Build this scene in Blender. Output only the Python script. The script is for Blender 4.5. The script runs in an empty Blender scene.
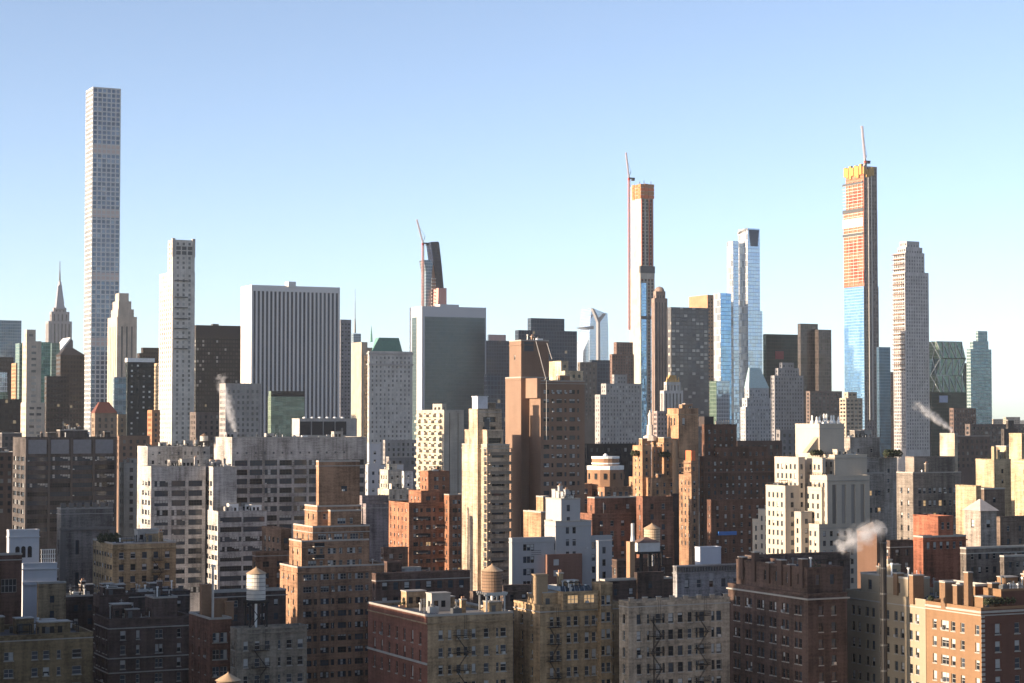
import bpy, math, random
from mathutils import Vector
random.seed(7)
R = math.radians
# ------------------------------------------------------------------ camera, sky, sun, exposure
F, HZ, CZ, YAW = 1990.0, 420.0, 90.0, R(25.6)      # focal (px), horizon row, eye height, yaw off the avenue axis (+Y)
PITCH = math.atan((HZ - 341.5) / F)
scene = bpy.context.scene
cam = bpy.data.cameras.new("camera"); camo = bpy.data.objects.new("camera", cam)
scene.collection.objects.link(camo); scene.camera = camo
cam.sensor_width = 36.0; cam.lens = 36.0 * F / 1024.0
cam.clip_start = 1.0; cam.clip_end = 60000.0
camo.location = (0, 0, CZ); camo.rotation_euler = (R(90) + PITCH, 0, -YAW)
SUN_EL, SUN_A = R(9.0), R(2.0)                       # low morning sun, almost square to the east walls
sdir = Vector((-math.cos(SUN_A) * math.cos(SUN_EL), math.sin(SUN_A) * math.cos(SUN_EL), math.sin(SUN_EL)))
w = bpy.data.worlds.new("World"); scene.world = w; w.use_nodes = True
nt = w.node_tree; bg = nt.nodes["Background"]
sky = nt.nodes.new("ShaderNodeTexSky"); sky.sky_type = 'NISHITA'; sky.sun_disc = False
sky.sun_elevation = SUN_EL; sky.sun_rotation = math.atan2(sdir.x, sdir.y)
sky.air_density = 0.5; sky.dust_density = 0.6; sky.ozone_density = 1.1; sky.altitude = 50
# northern sky, behind the viewer, is dimmed by hand to deepen the shade
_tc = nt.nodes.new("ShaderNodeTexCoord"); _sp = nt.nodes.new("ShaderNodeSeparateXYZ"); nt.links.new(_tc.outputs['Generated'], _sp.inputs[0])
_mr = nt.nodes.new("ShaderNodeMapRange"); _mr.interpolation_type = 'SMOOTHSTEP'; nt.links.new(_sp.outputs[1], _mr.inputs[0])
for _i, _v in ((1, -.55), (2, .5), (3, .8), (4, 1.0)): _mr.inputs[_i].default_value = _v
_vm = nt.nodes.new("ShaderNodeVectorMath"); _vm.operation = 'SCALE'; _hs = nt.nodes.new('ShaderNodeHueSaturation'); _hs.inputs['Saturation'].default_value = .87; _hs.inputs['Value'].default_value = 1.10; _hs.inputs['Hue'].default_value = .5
nt.links.new(sky.outputs[0], _hs.inputs['Color']); _tm = nt.nodes.new('ShaderNodeVectorMath'); _tm.operation = 'MULTIPLY'; _tm.inputs[1].default_value = (1.0, .985, .985)   # tint that takes a little cyan out of the sky's colour
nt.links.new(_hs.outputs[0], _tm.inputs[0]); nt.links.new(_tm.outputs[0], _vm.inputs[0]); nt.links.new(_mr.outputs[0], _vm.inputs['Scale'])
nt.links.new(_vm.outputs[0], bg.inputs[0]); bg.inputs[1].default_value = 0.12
sl = bpy.data.lights.new("sun", 'SUN'); sl.energy = 5.0; sl.angle = R(0.5); sl.color = (1.0, 0.78, 0.56)
so = bpy.data.objects.new("sun", sl); scene.collection.objects.link(so)
so.rotation_euler = (-sdir).to_track_quat('-Z', 'Y').to_euler(); so.location = (0, 0, 900)
vs = scene.view_settings; vs.view_transform = 'Standard'; vs.look = 'None'; vs.gamma = 1.0; vs.use_curve_mapping = False
vs.exposure = 1.2
scene.cycles.max_bounces = 6; scene.cycles.volume_bounces = 1
C = scene.collection

# ------------------------------------------------------------------ projection helpers: a photograph ray to a place in the city
FH = (math.sin(YAW), math.cos(YAW)); FR = (math.cos(YAW), -math.sin(YAW))
def ray(px, py):
    a = (px - 512) / F; b = -(py - 341.5) / F
    hf = math.cos(PITCH) - b * math.sin(PITCH); v = math.sin(PITCH) + b * math.cos(PITCH)
    return Vector((FH[0] * hf + FR[0] * a, FH[1] * hf + FR[1] * a, v)), hf
def P(px, py, d):
    r, hf = ray(px, py); p = r * (d / hf); p.z += CZ; return p
def PY(px, py, Y):
    r, _ = ray(px, py); p = r * (Y / r.y); p.z += CZ; return p
def PX(px, py, X):
    r, _ = ray(px, py); p = r * (X / r.x); p.z += CZ; return p

# ------------------------------------------------------------------ materials
MATS = {}
def newmat(name):
    m = bpy.data.materials.new(name); m.use_nodes = True
    n = m.node_tree.nodes; return m, n, m.node_tree.links, n["Principled BSDF"]
def math_n(n, l, op, a, b=None, c=None):
    m = n.new("ShaderNodeMath"); m.operation = op
    for i, v in enumerate((a, b, c)):
        if v is None: continue
        if isinstance(v, (int, float)): m.inputs[i].default_value = v
        else: l.new(v, m.inputs[i])
    return m.outputs[0]
def mixc(n, l, fac, a, b):
    m = n.new("ShaderNodeMix"); m.data_type = 'RGBA'
    if isinstance(fac, (int, float)): m.inputs[0].default_value = fac
    else: l.new(fac, m.inputs[0])
    for i, v in ((6, a), (7, b)):
        if isinstance(v, (tuple, list)): m.inputs[i].default_value = (*v[:3], 1)
        else: l.new(v, m.inputs[i])
    return m.outputs[2]
def noise(n, l, vec, sx, sy, sz, detail=3):
    mp = n.new("ShaderNodeMapping"); mp.inputs['Scale'].default_value = (sx, sy, sz); l.new(vec, mp.inputs[0])
    t = n.new("ShaderNodeTexNoise"); t.inputs['Scale'].default_value = 1.0; t.inputs['Detail'].default_value = detail
    l.new(mp.outputs[0], t.inputs['Vector']); return t.outputs['Fac']
def wall(col, var=0.22, rough=0.9):
    """masonry: patchy tone, vertical rain streaks and horizontal courses over a base colour"""
    key = ('w', tuple(col), var)
    if key in MATS: return MATS[key]
    m, n, l, b = newmat("masonry"); col = tuple(c * .8 for c in col)
    uv = n.new("ShaderNodeUVMap").outputs[0]
    a = noise(n, l, uv, .12, .10, 1, 5); s = noise(n, l, uv, .9, .06, 1, 4); c = noise(n, l, uv, .25, 1.9, 1, 3)
    f = noise(n, l, uv, 2.2, 2.2, 1, 2)
    t = math_n(n, l, 'MULTIPLY_ADD', a, .40, .0); t = math_n(n, l, 'MULTIPLY_ADD', s, .26, t)
    t = math_n(n, l, 'MULTIPLY_ADD', c, .18, t); t = math_n(n, l, 'MULTIPLY_ADD', f, .16, t)
    t = math_n(n, l, 'SUBTRACT', t, .5); t = math_n(n, l, 'MULTIPLY_ADD', t, 3.2 * var / .22 * .9, .5)
    t.node.use_clamp = True
    lo = tuple(x * (1 - var * 1.25) for x in col); hi = tuple(min(1, x * (1 + var)) for x in col)
    l.new(mixc(n, l, t, lo, hi), b.inputs['Base Color']); b.inputs['Roughness'].default_value = rough
    b.inputs['Specular IOR Level'].default_value = .25
    MATS[key] = m; return m
def plain(name, col, rough=.6, metal=0.0, emit=None, es=0):
    key = ('p', name, tuple(col), rough, metal)
    if key in MATS: return MATS[key]
    m, n, l, b = newmat(name)
    co = n.new("ShaderNodeTexCoord").outputs['Object']
    f = noise(n, l, co, .7, .7, .7, 4)
    l.new(mixc(n, l, f, tuple(x * .72 for x in col), tuple(min(1, x * 1.25) for x in col)), b.inputs['Base Color'])
    b.inputs['Roughness'].default_value = rough; b.inputs['Metallic'].default_value = metal
    if name == 'dark_pane': b.inputs['Specular IOR Level'].default_value = .32
    if emit: b.inputs['Emission Color'].default_value = (*emit, 1); b.inputs['Emission Strength'].default_value = es
    MATS[key] = m; return m
def glass(dark, light=None, frac=.3, rough=.12, metal=0.0, spec=.5):
    """window fill: each pane has its own tone (a face attribute), some show pale blinds"""
    light = light or (.34, .33, .30)
    key = ('g', tuple(dark), tuple(light), frac, rough, metal)
    if key in MATS: return MATS[key]
    m, n, l, b = newmat("window_glass")
    at = n.new("ShaderNodeAttribute"); at.attribute_name = 'rnd'; r = at.outputs['Fac']
    k = math_n(n, l, 'GREATER_THAN', r, 1 - frac)
    mid = tuple(x * 1.9 for x in dark)
    base = mixc(n, l, r, dark, mid)
    l.new(mixc(n, l, math_n(n, l, 'MULTIPLY', k, math_n(n, l, 'FRACT', math_n(n, l, 'MULTIPLY', r, 7.3))), base, light), b.inputs['Base Color'])
    b.inputs['Roughness'].default_value = rough; b.inputs['Metallic'].default_value = metal
    b.inputs['Specular IOR Level'].default_value = spec
    MATS[key] = m; return m
def curtain(ga, gb, mull, pw=1.6, fh=3.9, mw=.16, mh=.3, sp=.0, spc=None, metal=.0, rough=.1, lit=.0, blind=.0, wob=.02, spec=.5):
    """curtain wall on UVs in metres: panes of varied tone between mullions, opaque spandrel bands"""
    key = ('c', tuple(ga), tuple(gb), tuple(mull), pw, fh, mw, mh, sp, metal, rough, lit, blind, spec)
    if key in MATS: return MATS[key]
    m, n, l, b = newmat("curtain_wall")
    s = n.new("ShaderNodeSeparateXYZ"); l.new(n.new("ShaderNodeUVMap").outputs[0], s.inputs[0])
    u = math_n(n, l, 'DIVIDE', s.outputs[0], pw); v = math_n(n, l, 'DIVIDE', s.outputs[1], fh)
    fu = math_n(n, l, 'FRACT', u); fv = math_n(n, l, 'FRACT', v)
    cx = n.new("ShaderNodeCombineXYZ"); l.new(math_n(n, l, 'FLOOR', u), cx.inputs[0]); l.new(math_n(n, l, 'FLOOR', v), cx.inputs[1])
    wn = n.new("ShaderNodeTexWhiteNoise"); wn.noise_dimensions = '2D'; l.new(cx.outputs[0], wn.inputs['Vector'])
    big = noise(n, l, cx.outputs[0], .13, .07, 1, 3)
    rv = wn.outputs['Value']
    t = math_n(n, l, 'MULTIPLY_ADD', rv, .55, math_n(n, l, 'MULTIPLY_ADD', big, 1.3, -.45)); t.node.use_clamp = True
    col = mixc(n, l, t, ga, gb)
    if blind: col = mixc(n, l, math_n(n, l, 'GREATER_THAN', rv, 1 - blind), col, (.42, .40, .36))
    if sp: col = mixc(n, l, math_n(n, l, 'LESS_THAN', fv, sp), col, spc or mull)
    isg = math_n(n, l, 'MULTIPLY', math_n(n, l, 'GREATER_THAN', fu, mw / pw), math_n(n, l, 'GREATER_THAN', fv, mh / fh))
    l.new(mixc(n, l, isg, mull, col), b.inputs['Base Color'])
    l.new(math_n(n, l, 'MULTIPLY_ADD', isg, rough - .6, .6), b.inputs['Roughness'])
    b.inputs['Specular IOR Level'].default_value = spec
    if metal: l.new(math_n(n, l, 'MULTIPLY', isg, metal), b.inputs['Metallic'])
    if lit:
        l.new(math_n(n, l, 'MULTIPLY', math_n(n, l, 'MULTIPLY', isg, math_n(n, l, 'LESS_THAN', rv, lit)), .10), b.inputs['Emission Strength'])
        b.inputs['Emission Color'].default_value = (1, .78, .5, 1)
    if wob:
        g = n.new("ShaderNodeNewGeometry"); vm = n.new("ShaderNodeVectorMath"); vm.operation = 'SUBTRACT'
        l.new(wn.outputs['Color'], vm.inputs[0]); vm.inputs[1].default_value = (.5, .5, .5)
        v2 = n.new("ShaderNodeVectorMath"); v2.operation = 'SCALE'; l.new(vm.outputs[0], v2.inputs[0]); v2.inputs['Scale'].default_value = wob * 2
        v3 = n.new("ShaderNodeVectorMath"); l.new(g.outputs['Normal'], v3.inputs[0]); l.new(v2.outputs[0], v3.inputs[1])
        v4 = n.new("ShaderNodeVectorMath"); v4.operation = 'NORMALIZE'; l.new(v3.outputs[0], v4.inputs[0]); l.new(v4.outputs[0], b.inputs['Normal'])
    MATS[key] = m; return m
TAR = plain("tar_roof", (.055, .055, .06), .9); SILVER = plain("silver_roof", (.42, .43, .46), .55); GRAVEL = plain("gravel_roof", (.2, .19, .18), .95)
WROOF = plain("white_roof", (.7, .7, .72), .6)
BLACK = plain("black_iron", (.018, .018, .02), .8); STEEL = plain("galvanised_steel", (.45, .46, .47), .4, .6); DSTEEL = plain("dark_steel", (.08, .085, .09), .5)
WHITE = plain("white_paint", (.78, .78, .76), .6); WOODT = plain("weathered_wood", (.22, .14, .09), .85)
COPPER = plain("green_copper", (.13, .29, .26), .7); REDP = plain("red_paint", (.5, .06, .04), .6); ORANGE = plain("orange_netting", (.62, .17, .07), .8)
YELLOW = plain("yellow_netting", (.44, .27, .08), .8); PINK = plain("pale_red_netting", (.62, .32, .28), .8); CONC = plain("raw_concrete", (.5, .49, .46), .9)
GD = glass((.020, .024, .030)); GDB = glass((.03, .036, .045), (.45, .44, .41), .4); GBL = glass((.05, .08, .12), (.3, .36, .42), .3, .08)
WFR_D = plain("dark_window_frame", (.05, .05, .05), .5); WFR_W = plain("pale_window_frame", (.36, .35, .33), .6)
BLIND = plain("window_blind", (.44, .44, .43), .7); WGL = plain("dark_pane", (.018, .022, .028), .08); WGL2 = plain("bluish_pane", (.05, .065, .085), .06)
LIT = plain("lit_pane", (.5, .35, .2), .5, 0, (1, .62, .28), .22)
LEAF = plain("leaf_green", (.045, .06, .028), .8)
COPING = plain("stone_coping", (.36, .34, .31), .85); TERRA = plain("terracotta", (.5, .3, .2), .85)

# ------------------------------------------------------------------ mesh builder
class MB:
    def __init__(s): s.v = []; s.f = []; s.m = []; s.uv = []; s.r = []
    def poly(s, pts, mi=0, uv=None, r=0.0):
        i = len(s.v); s.v += [tuple(p) for p in pts]; s.f.append(tuple(range(i, i + len(pts)))); s.m.append(mi); s.r.append(r)
        if uv is None:
            a = Vector(pts[0]); nrm = (Vector(pts[1]) - a).cross(Vector(pts[2]) - a)
            ax = max(range(3), key=lambda k: abs(nrm[k]))
            uv = [((p[1], p[2]) if ax == 0 else (p[0], p[2]) if ax == 1 else (p[0], p[1])) for p in pts]
        s.uv += uv
    def box(s, x0, x1, y0, y1, z0, z1, mi=0, skip=''):
        if 'f' not in skip: s.poly([(x0, y0, z0), (x1, y0, z0), (x1, y0, z1), (x0, y0, z1)], mi)
        if 'k' not in skip: s.poly([(x1, y1, z0), (x0, y1, z0), (x0, y1, z1), (x1, y1, z1)], mi)
        if 'l' not in skip: s.poly([(x0, y1, z0), (x0, y0, z0), (x0, y0, z1), (x0, y1, z1)], mi)
        if 'r' not in skip: s.poly([(x1, y0, z0), (x1, y1, z0), (x1, y1, z1), (x1, y0, z1)], mi)
        if 't' not in skip: s.poly([(x0, y0, z1), (x1, y0, z1), (x1, y1, z1), (x0, y1, z1)], mi)
        if 'b' not in skip: s.poly([(x0, y1, z0), (x1, y1, z0), (x1, y0, z0), (x0, y0, z0)], mi)
    def bar(s, a, b, t, mi=0):
        a, b = Vector(a), Vector(b); d = (b - a).normalized(); up = Vector((0, 0, 1)) if abs(d.z) < .9 else Vector((1, 0, 0))
        x = d.cross(up).normalized() * t / 2; y = d.cross(x).normalized() * t / 2
        q = [x + y, y - x, -x - y, x - y]
        for k in range(4): s.poly([a + q[k], a + q[(k + 1) % 4], b + q[(k + 1) % 4], b + q[k]], mi)
        s.poly([a + q[k] for k in (3, 2, 1, 0)], mi); s.poly([b + q[k] for k in range(4)], mi)
    def lathe(s, cx, cy, prof, n=16, mi=0, rot=0.0):
        ring = [[(cx + r * math.cos(rot + 2 * math.pi * k / n), cy + r * math.sin(rot + 2 * math.pi * k / n), z) for k in range(n)] for r, z in prof]
        for i in range(len(prof) - 1):
            for k in range(n):
                k2 = (k + 1) % n; pts = [ring[i][k], ring[i][k2], ring[i + 1][k2], ring[i + 1][k]]
                u = 2 * math.pi * max(prof[i][0], prof[i + 1][0]) / n
                s.poly(pts, mi, [(k * u, prof[i][1]), ((k + 1) * u, prof[i][1]), ((k + 1) * u, prof[i + 1][1]), (k * u, prof[i + 1][1])])
        s.poly(ring[-1], mi); s.poly(ring[0][::-1], mi)
    def frustum(s, x0, x1, y0, y1, z0, X0, X1, Y0, Y1, z1, mi=0):
        a = [(x0, y0, z0), (x1, y0, z0), (x1, y1, z0), (x0, y1, z0)]; b = [(X0, Y0, z1), (X1, Y0, z1), (X1, Y1, z1), (X0, Y1, z1)]
        for k in range(4):
            k2 = (k + 1) % 4; s.poly([a[k], a[k2], b[k2], b[k]], mi)
        s.poly(b, mi)
    def prism(s, pts, dy, mi=0):
        """profile (x,y,z points, seen from -Y, anticlockwise) pushed back by dy"""
        q = [(p[0], p[1] + dy, p[2]) for p in pts]; s.poly(pts, mi); s.poly(q[::-1], mi)
        for k in range(len(pts)):
            k2 = (k + 1) % len(pts); s.poly([pts[k2], pts[k], q[k], q[k2]], mi)
    def build(s, name, mats, parent=None, loc=None, smooth=False):
        if not s.f: return None
        me = bpy.data.meshes.new(name); o = parent.location if parent and loc is None else (loc or (0, 0, 0))
        ox, oy, oz = o[0], o[1], o[2]
        me.from_pydata([(x - ox, y - oy, z - oz) for x, y, z in s.v], [], s.f)
        if not isinstance(mats, (list, tuple)): mats = [mats]
        for m in mats: me.materials.append(m)
        me.polygons.foreach_set('material_index', s.m)
        ul = me.uv_layers.new(name='UVMap'); ul.data.foreach_set('uv', [c for p in s.uv for c in p])
        at = me.attributes.new('rnd', 'FLOAT', 'FACE'); at.data.foreach_set('value', s.r)
        if smooth: me.polygons.foreach_set('use_smooth', [True] * len(s.f))
        ob = bpy.data.objects.new(name, me); C.objects.link(ob)
        if parent: ob.parent = parent
        elif loc: ob.location = loc
        return ob
def empty(name, label, cat, loc, group=None):
    o = bpy.data.objects.new(name, None); C.objects.link(o); o.location = loc; o.empty_display_size = 2
    o['label'] = label; o['category'] = cat
    if group: o['group'] = group
    return o
def struct(name, mb, m):
    o = mb.build(name, m); o['kind'] = 'structure'; return o

# ------------------------------------------------------------------ windows and facades
def S(**k):
    d = dict(fh=3.2, top=1.2, w=1.3, h=1.7, bay=3.0, mar=.8, pat=[(0, 0)], ind=False, rec=.22, n=1, cols=None, gl=None, skip=0.0, lit=.0,
             sill=False, fr=None, cw=None, maxrows=999, ac=0.10, blind=.45, rnd=None, hole=False, wallcol=None)
    d.update(k); return d
BLANK = S(maxrows=0)
WM = {}
def win_raw(w, h, n, var):
    q = []; fw = .09
    def r(x0, x1, z0, z1, y, mi): q.append(([(x0, y, z0), (x1, y, z0), (x1, y, z1), (x0, y, z1)], mi))
    r(0, w, 0, h, 0, 1 if var % 3 else 4)
    r(0, w, 0, fw, -.05, 0); r(0, w, h - fw, h, -.05, 0)
    for k in range(n + 1):
        x = k * w / n; a = max(0, x - fw / 2) if 0 < k < n else (0 if k == 0 else w - fw); r(a, a + fw, fw, h - fw, -.05, 0)
    rr = random.Random(var * 31 + n)
    for k in range(n):
        x0, x1 = k * w / n + fw, (k + 1) * w / n - fw * .9
        if h > 1.25: r(x0, x1, h * .5 - .05, h * .5 + .05, -.04, 0)
        c = (0, 0, .28, .5, .5, .8, 0, .95)[(var + (k if var > 3 else 0)) % 8] * rr.uniform(.85, 1.05)
        if var == 99: r(x0, x1, fw, h - fw, -.02, 3)
        elif c > .05: r(x0, x1, max(fw, h - h * min(c, 1)), h - fw, -.02, 2)
    return q
def win_mesh(w, h, n, var, fr, lit):
    key = (round(w, 2), round(h, 2), n, var, fr.name, lit)
    if key not in WM:
        mb = MB()
        for pts, mi in win_raw(w, h, n, var): mb.poly(pts, mi)
        o = mb.build('window', [fr, WGL, BLIND, LIT, WGL2]); WM[key] = o.data; bpy.data.objects.remove(o)
    return WM[key]
SILLM = {}
def sill_mesh(w):
    k = round(w, 2)
    if k not in SILLM:
        mb = MB(); mb.box(-.1, w + .1, -.36, 0, -.18, 0); o = mb.build('sill', COPING); SILLM[k] = o.data; bpy.data.objects.remove(o)
    return SILLM[k]
def columns(W, st):
    if st['cols']: c = [(f * W - ww / 2, f * W + ww / 2) for f, ww in st['cols']]
    else:
        n = max(1, int(round((W - 2 * st['mar']) / st['bay']))); b = (W - 2 * st['mar']) / n; c = []
        if n == 1 and W < st['w'] + .3: return []
        for i in range(n):
            for off, ww in st['pat']:
                ww = ww or st['w']; ww = min(ww, b * .93) if len(st['pat']) == 1 else ww
                m = st['mar'] + (i + .5 + off) * b; c.append((m - ww / 2, m + ww / 2))
    out = []; last = .05
    for a, b in sorted(c):
        if a >= last and b <= W - .05: out.append((a, b)); last = b + .04
    return out
def facade(mb, p0, U, N, W, z0, z1, st, sink, zwin, rng):
    x0, y0 = p0
    def q(ua, ub, za, zb, dp, mi, r=0.0):
        if ub - ua < 1e-4 or zb - za < 1e-4: return
        ax, ay = x0 + U[0] * ua - N[0] * dp, y0 + U[1] * ua - N[1] * dp; bx, by = x0 + U[0] * ub - N[0] * dp, y0 + U[1] * ub - N[1] * dp
        mb.poly([(ax, ay, za), (bx, by, za), (bx, by, zb), (ax, ay, zb)], mi, [(ua, za), (ub, za), (ub, zb), (ua, zb)], r)
    if st['cw']: q(0, W, z0, z1, 0, 2 if st is mb.left else 3); return
    cols = columns(W, st); rows = []; z = z1 - st['top']; k = 0
    if st['h'] > 60 and cols:
        lo = max(z0 + .5, zwin)
        if z - lo > 2: rows.append((lo, z))
    while st['h'] <= 60 and z - st['h'] > max(z0 + .3, zwin) and k < st['maxrows'] and cols: rows.append((z - st['h'], z)); z -= st['fh']; k += 1
    top = z1; rec = st['rec']
    for za, zb in rows:
        q(0, W, zb, top, 0, 0); top = za; last = 0
        for ua, ub in cols:
            if st['skip'] and rng.random() < st['skip']: continue
            q(last, ua, za, zb, 0, 0); last = ub
            for (a, b, c, d) in ((0, 0, 0, 1), (1, 1, 0, 1)):
                uu = (ua, ub)[a]; o0 = (x0 + U[0] * uu, y0 + U[1] * uu); o1 = (o0[0] - N[0] * rec, o0[1] - N[1] * rec)
                pp = [(*o0, za), (*o1, za), (*o1, zb), (*o0, zb)]; mb.poly(pp if a == 0 else pp[::-1], 0, [(0, za), (rec, za), (rec, zb), (0, zb)])
            for zz, fl in ((za, 0), (zb, 1)):
                c0 = (x0 + U[0] * ua, y0 + U[1] * ua); c1 = (x0 + U[0] * ub, y0 + U[1] * ub)
                d0 = (c0[0] - N[0] * rec, c0[1] - N[1] * rec); d1 = (c1[0] - N[0] * rec, c1[1] - N[1] * rec)
                pp = [(*c0, zz), (*c1, zz), (*d1, zz), (*d0, zz)]; mb.poly(pp if not fl else pp[::-1], 0, [(0, 0), (1, 0), (1, rec), (0, rec)])
            if st['ind']:
                q(ua, ub, za, zb, rec + .12, 1, 0)
                sink.append((x0 + U[0] * ua - N[0] * rec, y0 + U[1] * ua - N[1] * rec, za, 0 if abs(N[1]) > .5 else 1, ub - ua, zb - za, st))
            elif not st['hole']: q(ua, ub, za, zb, rec, 1, rng.random())
        q(last, W, za, zb, 0, 0)
    q(0, W, z0, top, 0, 0)

class T:
    def __init__(s, xl, xc, xr, yt, dd=0, dep=None, front=None, left=None, roof=None, par=None, zb=None, yb=None):
        s.__dict__.update(locals())
ALLB = []
def cwm(st): return st['cw'] if st else None
def bld(name, label, d, tiers, col, st, left=None, cat='building', yb=560, gl=None, roof=None, par=None, group=None, clutter=0, var=.22, cop=None, near=None, dcap=60, seed=None, frm=None):
    """a building: stacked or side by side volumes with facades to the north (front) and east (left)"""
    rng = random.Random(seed if seed is not None else sum(map(ord, label)))
    left = left or st; near = d < 1050 if near is None else near
    par = (0.9 if d < 1300 else 0) if par is None else par
    bx = []; N = len(tiers)
    for i, t in enumerate(tiers):
        c = P(t.xc, t.yt, d + t.dd); sh = .05 * (N - 1 - i)
        x0, y0, z1 = c.x, c.y, c.z
        x1 = PY(t.xr, t.yt, y0).x
        y1 = PX(t.xl, t.yt, x0).y if t.xl < t.xc - .2 else y0 + max(14, min(dcap, .9 * (x1 - x0)))
        if y1 < y0 or y1 - y0 > 200: y1 = y0 + dcap
        if t.dep: y1 = y0 + t.dep
        bx.append([x0 + sh, max(x1 - sh, x0 + sh + .5), y0 + sh, y1 - sh, 0, z1])
    for i, b in enumerate(bx):
        best = 0
        for j, c in enumerate(bx):
            if j == i or c[5] >= b[5] - .3: continue
            ox = min(b[1], c[1]) - max(b[0], c[0]); oy = min(b[3], c[3]) - max(b[2], c[2])
            if ox > .86 * (b[1] - b[0]) and oy > .86 * (b[3] - b[2]): best = max(best, c[5] - 1.0)
        b[4] = best
        if tiers[i].yb: b[4] = P(tiers[i].xc, tiers[i].yb, d).z
    X0 = sum(b[0] for b in bx[-1:]); Y0 = bx[-1][2]
    root = empty(name, label, cat, (bx[-1][0], bx[-1][2], 0), group)
    ALLB.append((label, [list(b) for b in bx]))
    wm = wall(col, var * 1.25 if d > 900 or var < .2 else var * 2.0); wmb = MB(); sink = []
    wmats = [wm, gl or GD, cwm(left) or wm, cwm(st) or wm]; wmb.left = left
    for i, (t, b) in enumerate(zip(tiers, bx)):
        x0, x1, y0, y1, z0, z1 = b
        zw = P(t.xc, yb, d + t.dd).z
        stf = t.front or st; stl = t.left or left
        if (t.front and t.front['cw']) or (t.left and t.left['cw']) or t.front or t.left:
            # volume with facades of its own: still the same part, extra material slots
            tm = MB(); tm.left = stl
        else: tm = wmb
        n0 = len(tm.f)
        facade(tm, (x0, y0), (1, 0), (0, -1), x1 - x0, z0, z1, stf, sink, zw, rng)
        n1 = len(tm.f)
        facade(tm, (x0, y1), (0, -1), (-1, 0), y1 - y0, z0, z1, stl, sink, zw, rng)
        for st_, ra, rb in ((stf, n0, n1), (stl, n1, len(tm.f))):      # a front of another brick
            if st_['wallcol']:
                for k in range(ra, rb):
                    if tm.m[k] == 0: tm.m[k] = 100 + len(wmats)
                wmats.append(wall(st_['wallcol'], var * 1.6))
        bm = 3 if stf['cw'] else 0
        tm.poly([(x1, y0, z0), (x1, y1, z0), (x1, y1, z1), (x1, y0, z1)], bm, [(0, z0), (y1 - y0, z0), (y1 - y0, z1), (0, z1)])
        tm.poly([(x1, y1, z0), (x0, y1, z0), (x0, y1, z1), (x1, y1, z1)], bm, [(0, z0), (x1 - x0, z0), (x1 - x0, z1), (0, z1)])
        if tm is not wmb:
            off = len(wmats); wmats += [cwm(stl) or wm, cwm(stf) or wm]
            k = len(wmb.v); wmb.v += tm.v; wmb.f += [tuple(a + k for a in f) for f in tm.f]; wmb.uv += tm.uv; wmb.r += tm.r
            wmb.m += [m - 100 if m >= 100 else m if m < 2 else off + m - 2 for m in tm.m]
        p = par if t.par is None else t.par
        rf = MB(); pp = MB()
        rf.poly([(x0, y0, z1 - p), (x1, y0, z1 - p), (x1, y1, z1 - p), (x0, y1, z1 - p)], 0)
        if p:
            th, e = .35, .06
            a0, a1, b0, b1 = x0 - e, x1 + e, y0 - e, y1 + e
            pp.box(a0, a1, b0, y0 + th, z1 - .28, z1 + .12); pp.box(a0, a1, y1 - th, b1, z1 - .28, z1 + .12)
            pp.box(a0, x0 + th, y0 + th, y1 - th, z1 - .28, z1 + .12); pp.box(x1 - th, a1, y0 + th, y1 - th, z1 - .28, z1 + .12)
            for (qa, qb) in (((x0 + th, y1 - th), (x1 - th, y1 - th)), ((x1 - th, y1 - th), (x1 - th, y0 + th)), ((x1 - th, y0 + th), (x0 + th, y0 + th)), ((x0 + th, y0 + th), (x0 + th, y1 - th))):
                pp.poly([(*qa, z1 - p), (*qb, z1 - p), (*qb, z1 - .28), (*qa, z1 - .28)], 1)
        if p and d < 760 and x1 - x0 > 7 and z1 - z0 > 6:
            cm = MB(); h = rng.choice((.9, 1.2, 1.5)); e = rng.choice((.12, .2, .3))
            cm.box(x0 - e, x1 + e, y0 - e, y0 - .008, z1 - h - .22, z1 - h); cm.box(x0 - e, x0 - .008, y0 - .007, y1, z1 - h - .22, z1 - h); cm.build('string_course', rng.choice((COPING, wm)), root)
        rf.build('roof', roof or TAR, root); pp.build('parapet', [cop or (COPING if rng.random() < .3 else wm), wm], root)
    wmb.m = [m - 100 if m >= 100 else m for m in wmb.m]
    wmb.build('wall', wmats, root)
    # windows one can make out are objects, up to 100; the rest of them is one mesh
    sink.sort(key=lambda s: -s[2])
    rest = MB()
    for k, (x, y, z, face, ww, hh, st_) in enumerate(sink):
        n = st_['n'] if ww < 1.9 or st_['n'] > 1 else (2 if ww < 2.6 else 3)
        lit = rng.random() < st_['lit']; var = 99 if lit else (rng.randrange(8) if rng.random() < st_['blind'] else rng.choice((0, 6, 0, 1)))
        fr = st_['fr'] or frm or (WFR_D if rng.random() < .68 else WFR_W)
        if k < 100:
            o = bpy.data.objects.new('window', win_mesh(ww, hh, n, var, fr, lit)); C.objects.link(o); o.parent = root
            o.location = (x - root.location.x, y - root.location.y, z); o.rotation_euler = (0, 0, 0 if face == 0 else -R(90))
            if lit: o['label'] = 'lit window'
            if st_['sill']:
                s_ = bpy.data.objects.new('sill', sill_mesh(ww)); C.objects.link(s_); s_.parent = o
            if st_['ac'] and rng.random() < st_['ac']:
                a = MB(); a.box(0.2, .85, -.7, -.1, .05, .5)
                ao = a.build('air_conditioner', STEEL); ao.parent = o
        else:
            for pts, mi in win_raw(ww, hh, n, var):
                rest.poly([(x + (p[0] if face == 0 else p[1]), y + (p[1] if face == 0 else -p[0]), z + p[2]) for p in pts], mi)
    ro = rest.build('window', [frm or WFR_D, WGL, BLIND, LIT, WGL2], root)
    if ro: ro['kind'] = 'stuff'
    if clutter:
        for b in bx: roof_clutter(root, b, bx, par, clutter, rng, wm)
    return root, bx
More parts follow.
